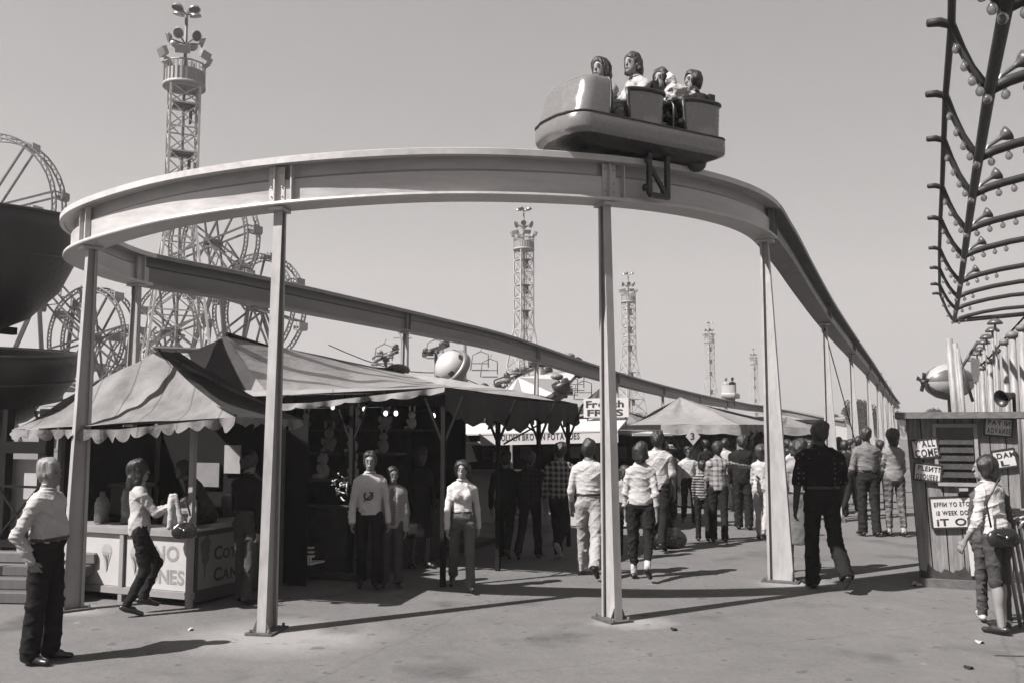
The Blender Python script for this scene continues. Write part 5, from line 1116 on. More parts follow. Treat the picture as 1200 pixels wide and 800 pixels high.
# ragged grass-like painted fringe along the foot of the boards
mb = MB(); rr = random.Random(8); x_ = .01; pts = []
while x_ < HW: pts.append((x_, .22 + rr.uniform(-.05, .06))); x_ += rr.uniform(.018, .04)
for (xa, za), (xb, zb) in zip(pts, pts[1:]): mb.add([hp(xa, .1, -.009), hp(xb, .1, -.009), hp(xb, zb, -.009), hp(xa, za, -.009)], [(0, 1, 2, 3)])
build('weathered_fringe', mb, M(.085, .9, var=.4, scale=14), WL)
RF = MB(); zr = HH
P = [hp(-.11, zr, -.22), hp(HW + .25, zr + .0, -.22), hp(HW + .25, zr + .0, 1.3), hp(-.11, zr, 1.3)]; RF.add(P + [q + Zz * .075 for q in P], [(3, 2, 1, 0), (4, 5, 6, 7), (0, 1, 5, 4), (1, 2, 6, 5), (2, 3, 7, 6), (3, 0, 4, 7)]); build('roof', RF, M(.24, .85, 0, .4, streak=(1.5, 5, 5)), T)
# window
wa, wb = (1107 - 1079) / F * o[1], (1151 - 1079) / F * o[1]
def zz(y): return PL(1120, y, o, HY)[2]
u0, u1, zt, zb = .30, .70, zz(500), zz(565)
WF = build('window', MB().bar(hp(u0 - .03, zt + .02, -.025), hp(u1 + .02, zt + .02, -.025), .05, .045).bar(hp(u0 - .02, zb - .02, -.025), hp(u1 + .02, zb - .02, -.03), .07, .04).bar(hp(u0 - .015, zb, -.025), hp(u0 - .015, zt, -.025), .04, .035, up=HY).bar(hp(u1, zb, -.025), hp(u1, zt, -.025), .04, .035, up=HY), M(.42, .6, var=.2), T)
build('pane', MB().bar(hp(u0, (zt + zb) / 2, -.012), hp(u1 - .02, (zt + zb) / 2, -.012), .01, zt - zb - .02), M(.02, .15, bump=0), WF)
for k_ in range(5): z = zt - .12 - k_ * .098; build('louvre', MB().add([hp(u0 + .01, z, -.018), hp(u1 - .03, z, -.018), hp(u1 - .03, z - .085, -.055), hp(u0 + .01, z - .085, -.055), hp(u0 + .01, z - .006, -.014), hp(u1 - .03, z - .006, -.014), hp(u1 - .03, z - .091, -.051), hp(u0 + .01, z - .091, -.051)], [(0, 1, 2, 3), (7, 6, 5, 4), (0, 3, 7, 4), (3, 2, 6, 7), (2, 1, 5, 6), (1, 0, 4, 5)]), M(.09, .15, .2, .3, bump=0), WF)
def hsign(cx, cy, w, h, ang, lines, label, D=None):
    c = PL(cx, cy, o - HY * .05, HY); k = c[1] / F * .93; X_ = nrm(HX * math.cos(R(ang)) + Zz * math.sin(R(ang))); Y_ = nrm(-HX * math.sin(R(ang)) + Zz * math.cos(R(ang))); w *= k; h *= k
    T = thing('painted_sign', label, 'sign', c, 0, 'hand-lettered signs nailed to the hut'); b = .022
    build('board', MB().prism([(-w / 2, -h / 2), (w / 2, -h / 2), (w / 2, h / 2), (-w / 2, h / 2)], c, X_, Y_, HY, .02), M(.85, .6, var=.05), T)
    mb = MB()
    for a_, b_ in (((-w / 2, -h / 2), (w / 2, -h / 2)), ((w / 2, -h / 2), (w / 2, h / 2)), ((w / 2, h / 2), (-w / 2, h / 2)), ((-w / 2, h / 2), (-w / 2, -h / 2))):
        p, q = c + X_ * a_[0] + Y_ * a_[1], c + X_ * b_[0] + Y_ * b_[1]; e = nrm(q - p) * b / 2; mb.bar(p - e - HY * .003, q + e - HY * .003, .035, b, up=-HY) if False else mb.prism([(0, -b / 2), (np.linalg.norm(q - p), -b / 2), (np.linalg.norm(q - p), b / 2), (0, b / 2)], p - HY * .006, nrm(q - p), np.cross(HY, nrm(q - p)), HY, .03)
    build('frame', mb, M(.025, .5), T); tx = MB()
    for (s_, sx, sy, sz, fl, wsc) in lines: text(tx, s_, c + X_ * (sx * w) + Y_ * (sy * h) - HY * .004, X_, Y_, sz * k, .025, .10, flips=fl, align='c', jitter=.03, fit=w * wsc)
    build('lettering', tx, M(.015, .5), T); return T
hsign(1084, 525, 30, 23, 7, [("Y'ALL", .0, .08, 12, '', .8), ('COME', .02, -.42, 13, '', .85)], "tilted sign reading Y'ALL COME left of the hut window")
hsign(1087, 553, 31, 21, -6, [('PLENTI', .03, .08, 8.6, 'N', .8), ('OSQUEES', -.02, -.42, 9.3, 'S', .8)], "smaller sign reading PLENTI OSQUEES below the Y'ALL COME sign")
hsign(1117, 600, 51, 38, 4, [('EFFIN YO STOP', .02, .2, 7.6, 'NS', .86), ('iS WEEK DOU', .02, -.08, 7.6, 'S', .8), ('iT ON', .06, -.42, 12, 'N', .9)], 'largest framed sign reading EFFIN YO STOP below the window')
hsign(1170, 500, 31, 22, -5, [('PAY IN', .02, .12, 8.5, 'N', .8), ('ADVANSE', .02, -.36, 9.5, 'NS', .85)], 'sign reading PAY IN ADVANSE under the roof right of the window')
hsign(1177, 537, 26, 22, 10, [('DAM', .1, .06, 9, 'M', .8), ('L !', .2, -.38, 9, '', .8)], 'tilted sign with an exclamation mark behind the dark-haired girl')
q = PL(1127, 574, o - HY * .06, HY); T2 = thing('ticket_slot', 'small open ticket slot box between the window and the largest sign', 'box', q); build('box', MB().box(q, (.13, .09, .07), bev=.005), M(.03, .5), T2); build('lid', MB().box(q + [0, -.048, .01], (.10, .012, .035)), M(.7, .5), T2)
tag(build('white_plank', MB().bar(hp(.62, .16, -.03), hp(.60, .72, -.03), .13, .02, up=HY), M(.8, .6, var=.06), None), 'bare white plank leaning on the hut behind the girl', 'plank')
q = G(1073, 686); mb = MB(); r_ = np.random.RandomState(3)
for i in range(9): mb.ball(q + [r_.uniform(-.07, .1), r_.uniform(-.06, .06), .025], r_.uniform(.02, .045), 6, (1, 1, .7))
tag(build('crumpled_paper', mb, M(.6, .8), None), 'crumpled pale paper at the left foot of the hut', 'litter')
# crowd rails at the right edge
for k_ in range(5):
    a = AT(1170 + 7 * k_, 600 + 3 * k_, 9.4 - k_ * .1); b = G(1196 + 6 * k_, 735 - 4 * k_); c0 = a + [.45, -.2, .03]
    tag(build('crowd_rail', MB().tube([a + [-.03, .0, -.06], a, a + [.05, -.02, .03], c0 - [.2, -.1, .0], c0], .018, 8).tube([a + [.02, 0, -.02], b], .018, 8), M(.4, .35, .5), None), ['first', 'second', 'third', 'fourth', 'last'][k_] + ' bent pipe rail from the left beside the girl with the shoulder bag', 'rail', 'bent pipe rails at the right edge')
# litter on the asphalt
lit = [(222, 738, 'pale paper scrap left of the nearest pylon foot'), (1148, 753, 'pale wrapper on the asphalt in front of the girl at the rails'), (1135, 783, 'small dark lump on the asphalt at the lower right'), (790, 738, 'small dark scrap on the open asphalt by the middle pylon')]
for x, y, l in lit:
    q = G(x, y); r_ = np.random.RandomState(x); mb = MB(); mb.grid(lambda u, v: q + [(u - .5) * .05 + .01 * math.sin(7 * v), (v - .5) * .07, .012 + .012 * math.sin(5 * u + 3 * v + x)], 4, 4); mb.grid(lambda u, v: q + [(u - .5) * .05 + .01 * math.sin(7 * v), (v - .5) * .07, .009 + .012 * math.sin(5 * u + 3 * v + x)], 4, 4)
    tag(build('paper_scrap', mb, M(.05 if 'dark' in l else .6, .8), None), l, 'litter', 'litter on the asphalt')
tag(build('stick', MB().bar(G(1166, 768), G(1200, 769), .02, .015), M(.1, .8), None), 'thin dark stick lying at the lower right edge', 'stick')
# ------------------------------------------------------------------ monorail car
def car_frame(p, d):
    fwd = -d if False else d; return fwd
hc = 31.0; pc = circ(hc); zb = path_near(pc)[0][2] + TH      # beam top under the car
tg = np.array([math.cos(R(hc)), math.sin(R(hc)), 0]); NF = -tg; NL = np.array([tg[1], -tg[0], 0])   # nose direction, near (outer) side
ZR = -.065
def kp(x, y, z=0.): return np.array([pc[0], pc[1], zb]) + NF * x + NL * y + Zz * (z + ZR)
T = thing('monorail_car', 'grey open monorail car carrying four riders on top of the near beam', 'monorail car', kp(0, 0, 0))
paint = M(.38, .22, .3, .05, 1.2, .03, 30, spec=.8); paintd = M(.02, .35, .0, .2); trim = M(.015, .4)
def outline(L0, L1, Wd, rn, nose=1.0, n=14):
    """plan outline: rear at -L0, blunt rounded nose at +L1"""
    pts = []
    rn = .2 * Wd / .44
    for q in range(8): a = PI / 2 * q / 7; pts.append((L1 - rn + rn * math.sin(a), -Wd + rn - rn * math.cos(a)))
    for q in range(1, 6): y = (-1 + q / 3) * (Wd - rn); pts.append((L1 + .035 * (1 - (y / Wd) ** 2), y))
    for q in range(8): a = PI / 2 * q / 7; pts.append((L1 - rn + rn * math.cos(a), Wd - rn + rn * math.sin(a)))
    for i in range(7):
        a = PI / 2 * i / 6; pts.append((-L0 + .12 - .12 * math.sin(a), Wd - .10 + .10 * math.cos(a)))
    for i in range(7):
        a = PI / 2 * i / 6; pts.append((-L0 + .12 - .12 * math.cos(a), -(Wd - .10) - .10 * math.sin(a)))
    return pts
LL0, LL1, WD = .98, 1.02, .44
rings = []
for sc, z, dx in ((.93, .17, 0), (.985, .19, 0), (1, .22, 0), (1, .34, 0), (.99, .36, 0), (.95, .365, 0)):
    rings.append([kp(x * sc, y * sc, z) for x, y in outline(LL0, LL1, WD, .42)])
build('platform_rim', MB().loft(rings), paint, T)
rings = [[kp(x * a, y * b, z) for x, y in outline(LL0, LL1, WD, .42)] for a, b, z in ((.62, .5, .10), (.78, .72, .125), (.93, .93, .172))]
build('under_tray', MB().loft(rings), paintd, T)
# nose cowl
def cowl_ring(x0, x1, w, z, rn):
    P = []
    for q in range(8): a = PI / 2 * q / 7; P.append(kp(x1 - rn + rn * math.sin(a), -w + rn - rn * math.cos(a), z))
    for q in range(1, 6): y = (-1 + q / 3) * (w - rn); P.append(kp(x1 + .03 * (1 - (y / w) ** 2), y, z))
    for q in range(8): a = PI / 2 * q / 7; P.append(kp(x1 - rn + rn * math.cos(a), w - rn + rn * math.sin(a), z))
    return P
cw = []
for q, (x1, w, z, rn, xb) in enumerate(((.98, .425, .36, .15, .60), (.955, .42, .46, .15, .59), (.92, .41, .58, .15, .575), (.89, .40, .68, .14, .57), (.87, .392, .735, .13, .57), (.845, .378, .765, .12, .575), (.80, .35, .78, .10, .58))):
    r_ = cowl_ring(0, x1, w, z, rn); cw.append([kp(xb, -w, z)] + r_ + [kp(xb, w, z)])
mb = MB().loft(cw, False, False, True); top = cw[-1]; mb.add(top, [tuple(range(len(top)))]); 
inn = [[p + (kp(.5, 0, p[2] - zb - ZR) - p) * .04 for p in r_] for r_ in cw]; mb.loft([r_[::-1] for r_ in inn], False, False, True)
build('nose_cowl', mb, paint, T); mb = MB()
for sgn in (0, -1): mb.tube([r_[sgn] for r_ in cw], .012, 6)
mb.tube([cw[-1][0], cw[-1][-1]], .012, 6); build('cowl_edge', mb, trim, T)
mb = MB(); mb.tube([kp(x * 1.0, y * .975, .368) for x, y in outline(LL0, LL1, WD, .42)], .012, 6, True); build('rim_seal', mb, trim, T)
# seat shells: curved side and back shell with padded dark edge
def shell(xf, xr, zt, lab):
    n = 16; prof = []
    def pt(t, k):       # t 0..1 from near front round the back to the far front
        w = .40 - .03 * k; L_ = xf - xr; s_ = t * (2 * L_ + 2 * w) 
        if s_ < L_: x, y = xf - s_, w
        elif s_ < L_ + 2 * w: x, y = xr, w - (s_ - L_)
        else: x, y = xr + (s_ - L_ - 2 * w), -w
        c_ = .10; xx = max(x, xr + 0); 
        if abs(y) > w - c_ and x < xr + c_: 
            dx, dy = xr + c_ - x, abs(y) - (w - c_); l = math.hypot(dx, dy)
            if l > c_: x, y = xr + c_ - dx * c_ / l, math.copysign(w - c_ + dy * c_ / l, y)
        z = .36 + (zt - .36) * k; fr_ = min(t, 1 - t) * 6
        x += -.05 * k * (1 if fr_ > 1 else fr_) ; z -= (zt - .36) * .10 * max(0, 1 - fr_) ** 2 * k
        return kp(x, y, z)
    N = 44; rings = [[pt(i / N, k) for i in range(N + 1)] for k in (0, .25, .5, .75, 1)]
    mb = MB().loft(rings, False, False, True); cx_ = kp((xf + xr) / 2, 0, .5)
    mb.loft([[p + (np.array([cx_[0], cx_[1], p[2]]) - p) * .05 for p in r_[::-1]] for r_ in rings], False, False, True)
    S_ = build('seat_shell', mb, paint, T); S_['label'] = lab
    build('padded_edge', MB().tube([rings[0][0]] + [r_[0] for r_ in rings[1:]] + rings[-1][1:-1] + [r_[-1] for r_ in rings[::-1]], [.018] * 4 + [.024] * (N - 1) + [.024] + [.018] * 5, 8), trim, S_)
    mb = MB(); mb.bar(kp((xf + xr) / 2 + .02, -.36, .50), kp((xf + xr) / 2 + .02, .36, .50), .40, .10, up=Zz); mb.bar(kp(xr + .08, -.34, .66), kp(xr + .08, .34, .66), .08, .42, up=Zz); build('seat_cushion', mb, trim, S_)
shell(.34, -.14, .74, 'front curved seat shell'); shell(-.40, -.92, .76, 'rear curved seat shell')
for x in (.56, -.24):
    build('grab_bar', MB().tube([kp(x, .40, .38), kp(x, .40, .62), kp(x - .03, .34, .68), kp(x - .03, -.34, .68), kp(x, -.40, .62), kp(x, -.40, .38)], .014, 8), trim, T)
# running gear
W1 = MB().lathe([(0, -.045), (.09, -.045), (.125, -.03), (.13, 0), (.125, .03), (.09, .045), (0, .045)], kp(-.72, .20, .16), NL, 24)
w_ = build('wheel', W1, blackm, T); build('hub', MB().lathe([(0, .055), (.03, .055), (.04, .045)], kp(-.72, .20, .16), NL, 12), greym, w_)
w_ = build('wheel', MB().lathe([(0, -.04), (.06, -.04), (.085, 0), (.06, .04), (0, .04)], kp(.25, .08, .12), NL, 20), blackm, T)
mb = MB()
for x in (-.02, -.26): mb.bar(kp(x, .26, .16), kp(x, .26, -.32), .05, .04, up=NL)
mb.bar(kp(.02, .26, .05), kp(-.24, .26, -.30), .04, .035, up=NL); mb.bar(kp(-.02, .26, -.32), kp(-.28, .26, -.32), .05, .045, up=NL); mb.bar(kp(-.3, .0, .15), kp(.15, .0, .15), .5, .08)
build('guide_arm', mb, paintd, T)
mb = MB(); mb.bar(kp(-.02, -.26, .16), kp(-.02, -.26, -.22), .05, .04, up=NL); mb.bar(kp(-.26, -.26, .16), kp(-.26, -.26, -.22), .05, .04, up=NL); build('guide_arm', mb, paintd, T)
for x in (-.02, -.26): build('guide_wheel', MB().lathe([(0, -.03), (.05, -.03), (.055, 0), (.05, .03), (0, .03)], kp(x, .225, -.24), Zz, 14), blackm, T)
build('axle_housing', MB().bar(kp(-.72, -.22, .17), kp(-.72, .17, .17), .09, .09).bar(kp(-.55, .0, .15), kp(-.9, 0, .15), .3, .07), paintd, T)

# riders
nose_deg = math.degrees(math.atan2(NF[1], NF[0]))
zs = zb + ZR + .30
def rider(lbl, x, y, **k):
    p = kp(x, y, 0); p[2] = 0; T = figure(lbl, (p[0], p[1], zs), k.pop('face', nose_deg), seat=.001, res=.0085, legs=(97, 150, 95, 155), tuck=False, group='riders in the near monorail car', **k); return T
flo = cloth(.62, 'dots', .3, 30)
r1 = rider('dark-haired girl rider on the far side of the front seat of the near car', .16, -.17, h=1.76, fem=True, arms=((40, 8, 40), (55, 8, 20)), top=flo, sleeve=1.2, pants=cloth(.3), hair='bob', hairv=.02, skinv=.42, hyaw=18, lean=8)
r2 = rider('girl rider with lighter banded hair and pale puffy blouse, highest head in the near car', -.03, .16, h=1.72, fem=True, arms=((50, 6, 40, 8), (58, 4, 30, 8)), top=cloth(.66), sleeve=.75, pants=cloth(.3), hair='bob', hairv=.05, skinv=.44, hyaw=10, lean=10)
r3 = rider('boy rider half hidden behind white cotton candy in the back seat', -.62, -.12, h=1.80, arms=((60, 5, 70), (30, 6, 70)), top=cloth(.02), sleeve=1.6, pants=cloth(.02), hair='short', hairv=.02, skinv=.40, hyaw=16, lean=6)
r4 = rider('boy rider with dark hair and black jacket at the rear of the near car', -.76, .15, h=1.66, arms=((45, 2, 80, 10), (30, 2, 70, 10)), wide=.9, top=cloth(.02), sleeve=1.9, pants=cloth(.03), hair='short', hairv=.008, skinv=.42, hyaw=-8)
c = kp(-.50, .10, .93); mb = MB(); cf = Field(c - .3, c + .3, .012)
for a, r_ in (((0, 0, 0), .085), ((-.1, .03, -.02), .075), ((-.19, .05, -.03), .06), ((.04, .0, .10), .05), ((.05, -.02, .16), .03), ((.05, 0, -.10), .06), ((-.07, .02, -.10), .06)): cf.ell(c + NF * a[0] + NL * a[1] + Zz * a[2], (r_, r_, r_), .05)
cf.noise(.012, 45, 3); cf.noise(.006, 110, 4); T = thing('cotton_candy', 'cloud of white cotton candy held up by the riders in the back seat', 'cotton candy', c)
build('floss', fmesh([cf]), M(.88, .95, 0, .08, bump=.8, bscale=60, bd=.02), T); build('paper_stick', MB().tube([c - Zz * .05, c - Zz * .3 - NF * .05], [.012, .006], 8), wht, T)
# front passengers hold a small dark bar
# ---- far car on the back run
pc2, d2 = path_near(left_pt(49)); d2 = -d2
c = np.array([pc2[0], pc2[1], pc2[2] + TH]); T = thing('monorail_car', 'pale distant monorail car with two riders seen from behind on the back run', 'monorail car', c); n2 = np.array([-d2[1], d2[0], 0])
def k2(x, y, z): return c + d2 * x + n2 * y + Zz * z
rings = [[k2(x * a, y * a, z) for x, y in outline(.9, .9, .45, .3)] for a, z in ((.9, .15), (1, .2), (1, .42), (.97, .46))]
build('platform_rim', MB().loft(rings), M(.55, .35), T)
rings = [[k2(-.85 + .4 * (1 - math.cos(a)) * .3 + .12 * 0, .44 * math.cos(PI * i / 14), z) - d2 * .0 + d2 * (.25 * (1 - math.sin(PI * i / 14))) for i in range(15) for a in (0,)] for z in (.44, .7, .95)]
mb = MB().loft(rings, False, False); mb.loft([[p + d2 * .04 for p in r_[::-1]] for r_ in rings], False, False); build('seat_shell', mb, M(.68, .4), T)
build('bogie', MB().bar(k2(-.4, 0, .1), k2(.4, 0, .1), .4, .18).bar(k2(-.3, .27, .15), k2(-.3, .27, -.35), .06, .06).bar(k2(-.3, -.27, .15), k2(-.3, -.27, -.35), .06, .06), trim, T)
ang = math.degrees(math.atan2(d2[1], d2[0]))
for y, l, hv, tv in ((-.2, 'fair-haired rider seen from behind in the far monorail car', .35, .6), (.2, 'dark-haired rider seen from behind in the far monorail car', .01, .03)):
    p = k2(-.5, -y, 0); figure(l, (p[0], p[1], c[2] + .55), ang, h=1.65, res=.025, seat=.001, legs=(97, 150, 95, 155), tuck=False, top=cloth(tv), sleeve=1.8, pants=cloth(.05), hairv=hv, face_on=False)
# ------------------------------------------------------------------ people on the ground: foot point and head top taken from the photograph
def P(lbl, fx, fy, hy, face, grp=None, **k):
    h = (fy - hy) / (fy - 500.0) * CH; h = k.pop('h', h); p = G(fx, fy)
    r = k.pop('res', .0095 if fy > 640 else .013); return figure(lbl, (p[0], p[1], 0), face, h=max(1.05, min(h, 1.98)), res=r, group=grp, **k)
def bag(c, size, lbl, v=.02, strap=None, rz=0.0, cat='bag'):
    T = thing('handbag', lbl, cat, c, rz); f = Field(np.array([-.3, -.2, -.3]), np.array([.3, .2, .3]), .012)
    w, d, h = size; f.cap((-w * .36, 0, -h * .12), (w * .36, 0, -h * .12), h * .42, None, .02, (0, 1, 0), h / d); f.cap((-w * .26, 0, h * .2), (w * .26, 0, h * .2), h * .25, None, .03, (0, 1, 0), h / d); f.noise(.004, 40, 3)
    build('body', fmesh([f]), M(v, .3, var=.3, bump=.3, spec=.6), T, local=True)
    build('flap', MB().tube([(-w * .36, -d * .52, h * .16), (0, -d * .58, -h * .02), (w * .36, -d * .52, h * .16)], .008, 6), M(v * 2, .3), T, local=True)
    build('clasp', MB().ball((0, -d * .58, -h * .02), .016, 8), M(.6, .25, .8), T, local=True)
    if strap is not None: build('strap', MB().tube([np.array(q) for q in strap], .010, 6), M(v, .4), T)
    return T
walkA = ((18, 8, -18, 28), ((-14, 7, 18), (16, 7, 22)))
walkB = ((-16, 26, 16, 6), ((15, 8, 20), (-15, 8, 16)))
stand = ((3, 3, -3, 4), ((4, 8, 14), (2, 8, 16)))
sideB = ((6, 4, -5, 10), ((-4, 10, 12), (6, 9, 22)))

om = P('white-haired old man in a white shirt and baggy black trousers, hands in pockets', 49, 776, 538, -4, legs=(4, 6, -3, 2), arms=((-16, 14, 34, 14), (-24, 14, 46, 14)), belly=.015, wide=1.10, top=cloth(.72), sleeve=1.75, pants=cloth(.02), loose=.009, skinv=.30, hair='crop', hairv=.42, lean=-2, res=.008, tuck=True, shoe=.012, hyaw=0)
g2 = P('wavy-haired girl in a white blouse bending her knees at the sno cones stand', 160, 720, 549, 28, h=1.56, legs=(30, 50, 8, 34), arms=((30, 10, 70), (35, 8, 75, 8)), fem=True, top=cloth(.74), sleeve=1.7, pants=cloth(.035), slim=.008, hair='long', hairv=.03, skinv=.38, sock=.7, shoe=.02, lean=-3, res=.008, tuck=False)
hw = hand_world(g2, 1)
jk = Field(np.array([-.2, -.2, -.5]), np.array([.2, .2, .2]), .012)
for q in range(4): jk.cap((-.03 + .018 * q, .015 * (-1) ** q, .03), (-.075 + .05 * q, .012 * (-1) ** q, -.24 - .05 * (q % 3)), .022, .030, .012, (0, 1, 0), 1.6)
jk.noise(.006, 38, 7, (2, 2, .4)); T = thing('folded_jacket', 'white jacket draped over the arm of the girl at the sno cones stand', 'jacket', hw + [-.06, -.12, .04], R(10)); build('cloth', fmesh([jk]), cloth(.76), T, local=True)
bag(hw + [.05, -.10, -.28], (.15, .07, .17), 'dark handbag hanging from the arm of the girl at the sno cones stand', .03, strap=[hw + [-.02, -.10, -.14], hw + [-.01, -.10, .02], hw + [.05, -.08, .05], hw + [.11, -.10, -.14]], rz=.3)
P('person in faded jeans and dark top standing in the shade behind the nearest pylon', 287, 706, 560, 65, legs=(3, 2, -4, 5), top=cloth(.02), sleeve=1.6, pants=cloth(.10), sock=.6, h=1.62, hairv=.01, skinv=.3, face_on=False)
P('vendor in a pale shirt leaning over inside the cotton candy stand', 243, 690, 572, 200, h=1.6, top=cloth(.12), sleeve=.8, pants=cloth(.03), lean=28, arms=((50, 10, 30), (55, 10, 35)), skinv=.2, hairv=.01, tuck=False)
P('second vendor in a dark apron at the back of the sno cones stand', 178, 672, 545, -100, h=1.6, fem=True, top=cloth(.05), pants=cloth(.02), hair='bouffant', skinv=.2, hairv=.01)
b1 = P('tall boy in a V-neck letter sweater standing in front of the game tent', 432, 690, 530, -82, legs=(8, 4, -8, 10), arms=((-10, 12, 26), (4, 10, 22)), top=cloth(.9), sleeve=1.9, tuck=False, topz=.02, pants=cloth(.018), skinv=.33, hairv=.05, wide=.96, hyaw=-6, sock=.5)
q = np.array(b1.location); 
mb = MB(); z0 = 1.12 * 1.62 / 1.75
def emb(pts, r): return MB().tube([q + [p_[0] * .9, -.137 - abs(p_[0]) * -.12, z0 + p_[1]] for p_ in pts], r, 6)
tag(build('chest_emblem', MB().tube([q + np.array([math.sin(a) * .05, -.142 + .02 * abs(math.sin(a)), z0 + .06 + math.cos(a) * .045]) for a in np.linspace(.3, 5.6, 14)], .010, 6).tube([q + np.array([-.05, -.137, z0 + .0]), q + np.array([.02, -.143, z0 + .05]), q + np.array([.06, -.135, z0 + .1])], .009, 6), M(.10, .9), None), 'curled dark emblem on the chest of the tall boy in the letter sweater', 'emblem')
P('shorter boy in an open striped cardigan beside the tall boy in the letter sweater', 459, 688, 547, -80, legs=(3, 3, -2, 5), arms=((0, 8, 8), (-3, 9, 14)), top=cloth(.22, 'hstripe', .30, 30), sleeve=1.0, tuck=False, cardigan=cloth(.5), pants=cloth(.12), skinv=.26, hairv=.01, wide=.88, hyaw=8)
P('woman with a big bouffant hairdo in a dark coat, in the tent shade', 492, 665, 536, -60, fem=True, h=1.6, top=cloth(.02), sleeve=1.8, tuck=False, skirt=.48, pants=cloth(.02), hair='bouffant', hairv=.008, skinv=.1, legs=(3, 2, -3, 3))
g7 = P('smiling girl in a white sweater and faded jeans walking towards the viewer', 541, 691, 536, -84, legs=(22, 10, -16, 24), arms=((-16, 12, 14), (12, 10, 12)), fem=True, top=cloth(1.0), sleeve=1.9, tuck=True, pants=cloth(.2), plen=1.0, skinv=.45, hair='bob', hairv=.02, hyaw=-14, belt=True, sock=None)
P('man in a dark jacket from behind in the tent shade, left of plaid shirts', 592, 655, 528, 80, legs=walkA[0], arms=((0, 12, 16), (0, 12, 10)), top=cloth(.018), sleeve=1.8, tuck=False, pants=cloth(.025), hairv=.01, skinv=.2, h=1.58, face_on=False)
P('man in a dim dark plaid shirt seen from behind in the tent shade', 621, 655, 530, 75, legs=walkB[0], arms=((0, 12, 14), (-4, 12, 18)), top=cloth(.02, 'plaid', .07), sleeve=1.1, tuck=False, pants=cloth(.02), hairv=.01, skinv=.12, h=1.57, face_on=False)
P('man in a bold black and white plaid shirt walking away past the potato stand', 657, 657, 515, 72, legs=(20, 6, -24, 40), arms=((-8, 10, 18), (8, 8, 20)), top=cloth(.03, 'plaid', .62, 13), sleeve=1.3, tuck=False, topz=.01, pants=cloth(.02), hairv=.012, skinv=.3, sock=.75, shoe=.5, face_on=False)
P('man all in white seen from behind, sleeves rolled, just left of the middle pylon', 691, 676, 512, 80, legs=(18, 6, -14, 30), arms=((4, 12, 30), (-6, 12, 30)), top=cloth(.80), sleeve=1.25, tuck=True, belt=True, pants=cloth(.58), loose=.004, hairv=.01, skinv=.28, face_on=False)
P('woman in a white pullover and dark cropped slacks right of the middle pylon', 752, 678, 518, 78, legs=(4, 4, -14, 26), arms=((0, 10, 14), (-12, 10, 16)), fem=True, top=cloth(.72), sleeve=1.3, tuck=False, topz=.02, pants=cloth(.03), slim=.01, plen=.72, hair='bob', hairv=.015, skinv=.3, sock=.78, face_on=False)
wb = P('woman in black pulling a dark bag in front of the tall white-shirted man', 783, 640, 528, 60, fem=True, top=cloth(.02), sleeve=1.8, tuck=False, pants=cloth(.015), legs=walkA[0], hair='bob', hairv=.01, skinv=.2, face_on=False)
bag(G(786, 646) + np.array([0, 0, .22]), (.30, .16, .34), 'bulky black bag hanging low beside the woman in black', .012, strap=[G(786, 646) + np.array([-.05, 0, .35]), G(782, 646) + np.array([0, 0, .75]), G(786, 646) + np.array([.05, 0, .35])])
P('tall man in a white short-sleeved shirt seen from behind, right of the middle pylon', 772, 645, 505, 70, legs=(10, 4, -10, 20), arms=((4, 11, 20), (6, 9, 12)), top=cloth(.74), sleeve=.85, tuck=False, pants=cloth(.03), hairv=.01, skinv=.25, face_on=False)
P('dark-haired child in front of the woman in the white pullover, half behind the pylon', 733, 655, 545, 85, top=cloth(.5), sleeve=.9, pants=cloth(.05), hairv=.02, skinv=.3, face_on=False, fem=True, hair='bob')
P('person in a pale flat-topped hat and grey shirt facing away in the mid crowd', 786, 608, 521, 80, top=cloth(.36), sleeve=1.7, tuck=True, pants=cloth(.03), hat=.6, hairv=.05, skinv=.25)
P('young man in a white shirt and black trousers walking towards the viewer', 808, 614, 522, -95, legs=(16, 6, -12, 24), arms=((4, 9, 14), (-4, 9, 10)), top=cloth(.72), sleeve=1.4, tuck=True, pants=cloth(.02), skinv=.12, hairv=.01, sock=.6)
P('small child in a horizontally striped jersey beside the pointing boy', 824, 634, 540, 85, legs=(4, 2, -4, 6), top=cloth(.06, 'hstripe', .55, 22), sleeve=1.3, tuck=False, pants=cloth(.025), wide=.86, hairv=.01, skinv=.25, sock=.3, face_on=False)
P('boy in a light plaid shirt pointing with his right arm raised', 843, 636, 518, 78, legs=(4, 3, -8, 10), arms=((8, 8, 20), (78, 42, 6, 0)), top=cloth(.62, 'plaid', .2, 12), sleeve=1.9, tuck=False, pants=cloth(.018), wide=.92, hairv=.012, skinv=.3, sock=.75, face_on=False)
P('heavy man in a dark suit seen from behind, right of the pointing boy', 872, 620, 510, 75, wide=1.18, top=cloth(.022), sleeve=1.9, tuck=False, topz=-.12, pants=cloth(.03), loose=.006, hairv=.05, skinv=.3, legs=stand[0], face_on=False)
P('girl in white top and white slacks with curly hair, left of the broad bright pylon', 894, 632, 522, 60, fem=True, top=cloth(.74), sleeve=1.4, tuck=False, pants=cloth(.66), slim=.01, plen=.85, legs=(8, 4, -14, 18), hair='bouffant', hairv=.06, skinv=.36, face_on=False)
P('big man in a dark dotted shirt walking away beside the broad bright pylon', 966, 690, 491, 92, legs=(8, 6, -12, 30), arms=((2, 10, 10), (14, 11, 18)), wide=1.16, top=cloth(.016, 'dots', .38, 17), sleeve=.85, tuck=True, pants=cloth(.022), loose=.004, skinv=.045, hair='crop', hairv=.008, hyaw=10, res=.0085, sock=None, shoe=.05, face_on=False)
